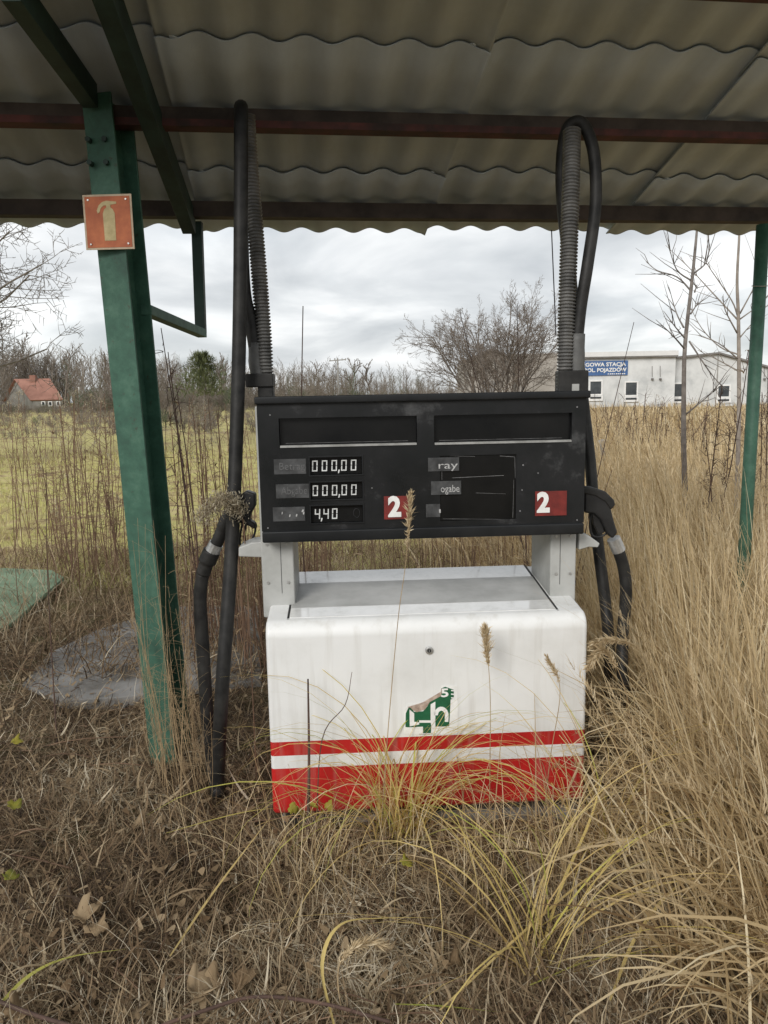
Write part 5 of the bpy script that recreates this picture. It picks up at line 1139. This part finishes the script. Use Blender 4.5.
# leaves
def leaf_mesh(seed, curl, lobes):
    r = np.random.default_rng(seed); m_ = 26; a = np.linspace(0, 2*math.pi, m_, endpoint=False)
    R_ = (.55 + .45*np.abs(np.cos(a*lobes/2))**.7)*(1 + .12*r.normal(0, 1, m_))*(.75 + .25*np.cos(a)) if lobes else (.6 + .4*np.cos(a)**2)*(1 + .05*r.normal(0, 1, m_))
    V = [(0, 0, 0)] + [(R_[i]*math.cos(a[i])*.5, R_[i]*math.sin(a[i])*.5, 0) for i in range(m_)] + [(R_[i]*math.cos(a[i]), R_[i]*math.sin(a[i]), 0) for i in range(m_)]
    V = np.array(V); q1, q2 = r.uniform(-1, 1, 2); V[:,2] = curl*(V[:,0]**2*q1*1.2 + V[:,1]**2*.9 + .35*np.sin(V[:,0]*5 + q2*3)*V[:,1]); V += r.normal(0, .02, V.shape)
    F = [(0, 1 + i, 1 + (i+1) % m_) for i in range(m_)] + [(1 + i, 1 + m_ + i, 1 + m_ + (i+1) % m_, 1 + (i+1) % m_) for i in range(m_)]
    return V, F
def leaf(px, size, rot, tilt, label, mat, seed, curl=1.0, lobes=5, lift=.062, v=.5, z=None, Y=None):
    V, F = leaf_mesh(seed, curl, lobes); me = bpy.data.meshes.new('fallen_leaf'); me.from_pydata((V*size).tolist(), [], F); me.update()
    for p in me.polygons: p.use_smooth = True
    at = me.attributes.new('rnd', 'FLOAT', 'POINT'); at.data.foreach_set('value', np.clip(v + np.random.default_rng(seed).normal(0, .12, len(V)), 0, 1).astype(np.float32))
    o = link('fallen_leaf' if mat == 'dead_leaf' else 'leaf', me, mat); c = atY(*px, Y) if Y else onG(*px, lift); o.location = tuple(c); o.rotation_euler = (tilt, tilt*.5, rot)
    md = o.modifiers.new('solid', 'SOLIDIFY'); md.thickness = .0008
    tag(o, label, 'leaf', 'leaves lying in the dead grass' if mat == 'dead_leaf' else 'yellowing leaves')
lv = [((80, 916), .050, .4, .3, 'large dry leaf at lower left, left one of a touching pair', .8), ((98, 926), .052, 2.2, -.35, 'large dry leaf at lower left, right one of a touching pair', .7), ((196, 992), .055, 1.2, .4, 'pale dry leaf in the foreground above the bramble stem', .85),
      ((213, 986), .048, 3.0, -.4, 'dry leaf leaning on the pale leaf above the bramble stem', .6), ((239, 984), .042, .2, .2, 'reddish-brown leaf right of the pale foreground leaves', .2), ((130, 1014), .05, 2.0, .5, 'dry leaf standing at the bottom edge left of centre', .65),
      ((14, 1014), .045, .8, .2, 'brown leaf in the bottom left corner', .3), ((158, 868), .038, 1.5, .3, 'curled dry leaf on bare patch below the hose', .7), ((190, 768), .05, 2.4, .7, 'brown curled leaf at the foot of the long hose', .45),
      ((140, 822), .04, .3, .2, 'small tan leaf below the green post', .8), ((520, 838), .048, .6, .1, 'round brown leaf on the ground below the red pump foot', .5), ((455, 962), .045, 2.8, .2, 'round dark leaf in the foreground right of centre', .3),
      ((640, 985), .045, 1.1, .3, 'dark brown leaf among foreground stems at lower right', .2), ((35, 772), .035, 2.2, .2, 'small brown leaf left of the green post foot', .5), ((340, 930), .03, 1.0, .2, 'small brown leaf by the curled seed head', .4)]
for i, (px, sz, ro_, ti, lab, v_) in enumerate(lv): leaf(px, sz*.95, ro_, ti, lab, 'dead_leaf', 50 + i, v=v_*.8)
yl = [((15, 741), .032, .3, 'small yellow leaf at the left edge beside the green post', .5), ((13, 807), .034, 1.3, 'yellow-green leaf at the left edge, middle one of three', .3), ((10, 878), .036, 2.0, 'yellow-green leaf at the left edge, lowest one of three', .2), ((405, 862), .03, .5, 'small green-yellow leaf in the grass below the pump', .4)]
for i, (px, sz, ro_, lab, v_) in enumerate(yl): leaf(px, sz, ro_, .3, lab, 'yellow_leaf', 80 + i, .4, 5, .09, v_)
for i, (x_, y_, lab) in enumerate(((292, 808, 'olive leaf at the left foot of the pump, leftmost of a cluster'), (301, 813, 'olive leaf at the pump foot, lower left of a cluster'), (314, 806, 'olive leaf at the pump foot, upper middle of a cluster'), (321, 815, 'olive leaf at the pump foot, lower right of a cluster'), (329, 804, 'olive leaf at the pump foot, rightmost of a cluster'))):
    leaf((x_, y_), .027, i*1.3, 1.0, lab, 'yellow_leaf', 90 + i, .4, 3, .06, .5 + .1*(i % 3), Y=2.40)
# small leaf litter nobody could count
n = 2600; x, y = scatter(n, pick(n, 1.4, 5.5)); k = ~in_pump(x, y, .02); x, y = x[k], y[k]; n = len(x)
o = Bag().add(blades(np.stack([x, y, zbase(x, y) + .03 + .035*rg.random(n)], 1), rg.uniform(0, 6.28, n), rg.uniform(1.0, 1.9, n), rg.uniform(-.8, .8, n), rg.uniform(.012, .042, n), rg.uniform(.007, .024, n), 4, rg.random(n), floor=True, tip=.3)).build('leaf_litter', 'dead_leaf'); tag(o, 'small dry leaf litter scattered in the dead grass', 'leaf litter', kind='stuff')
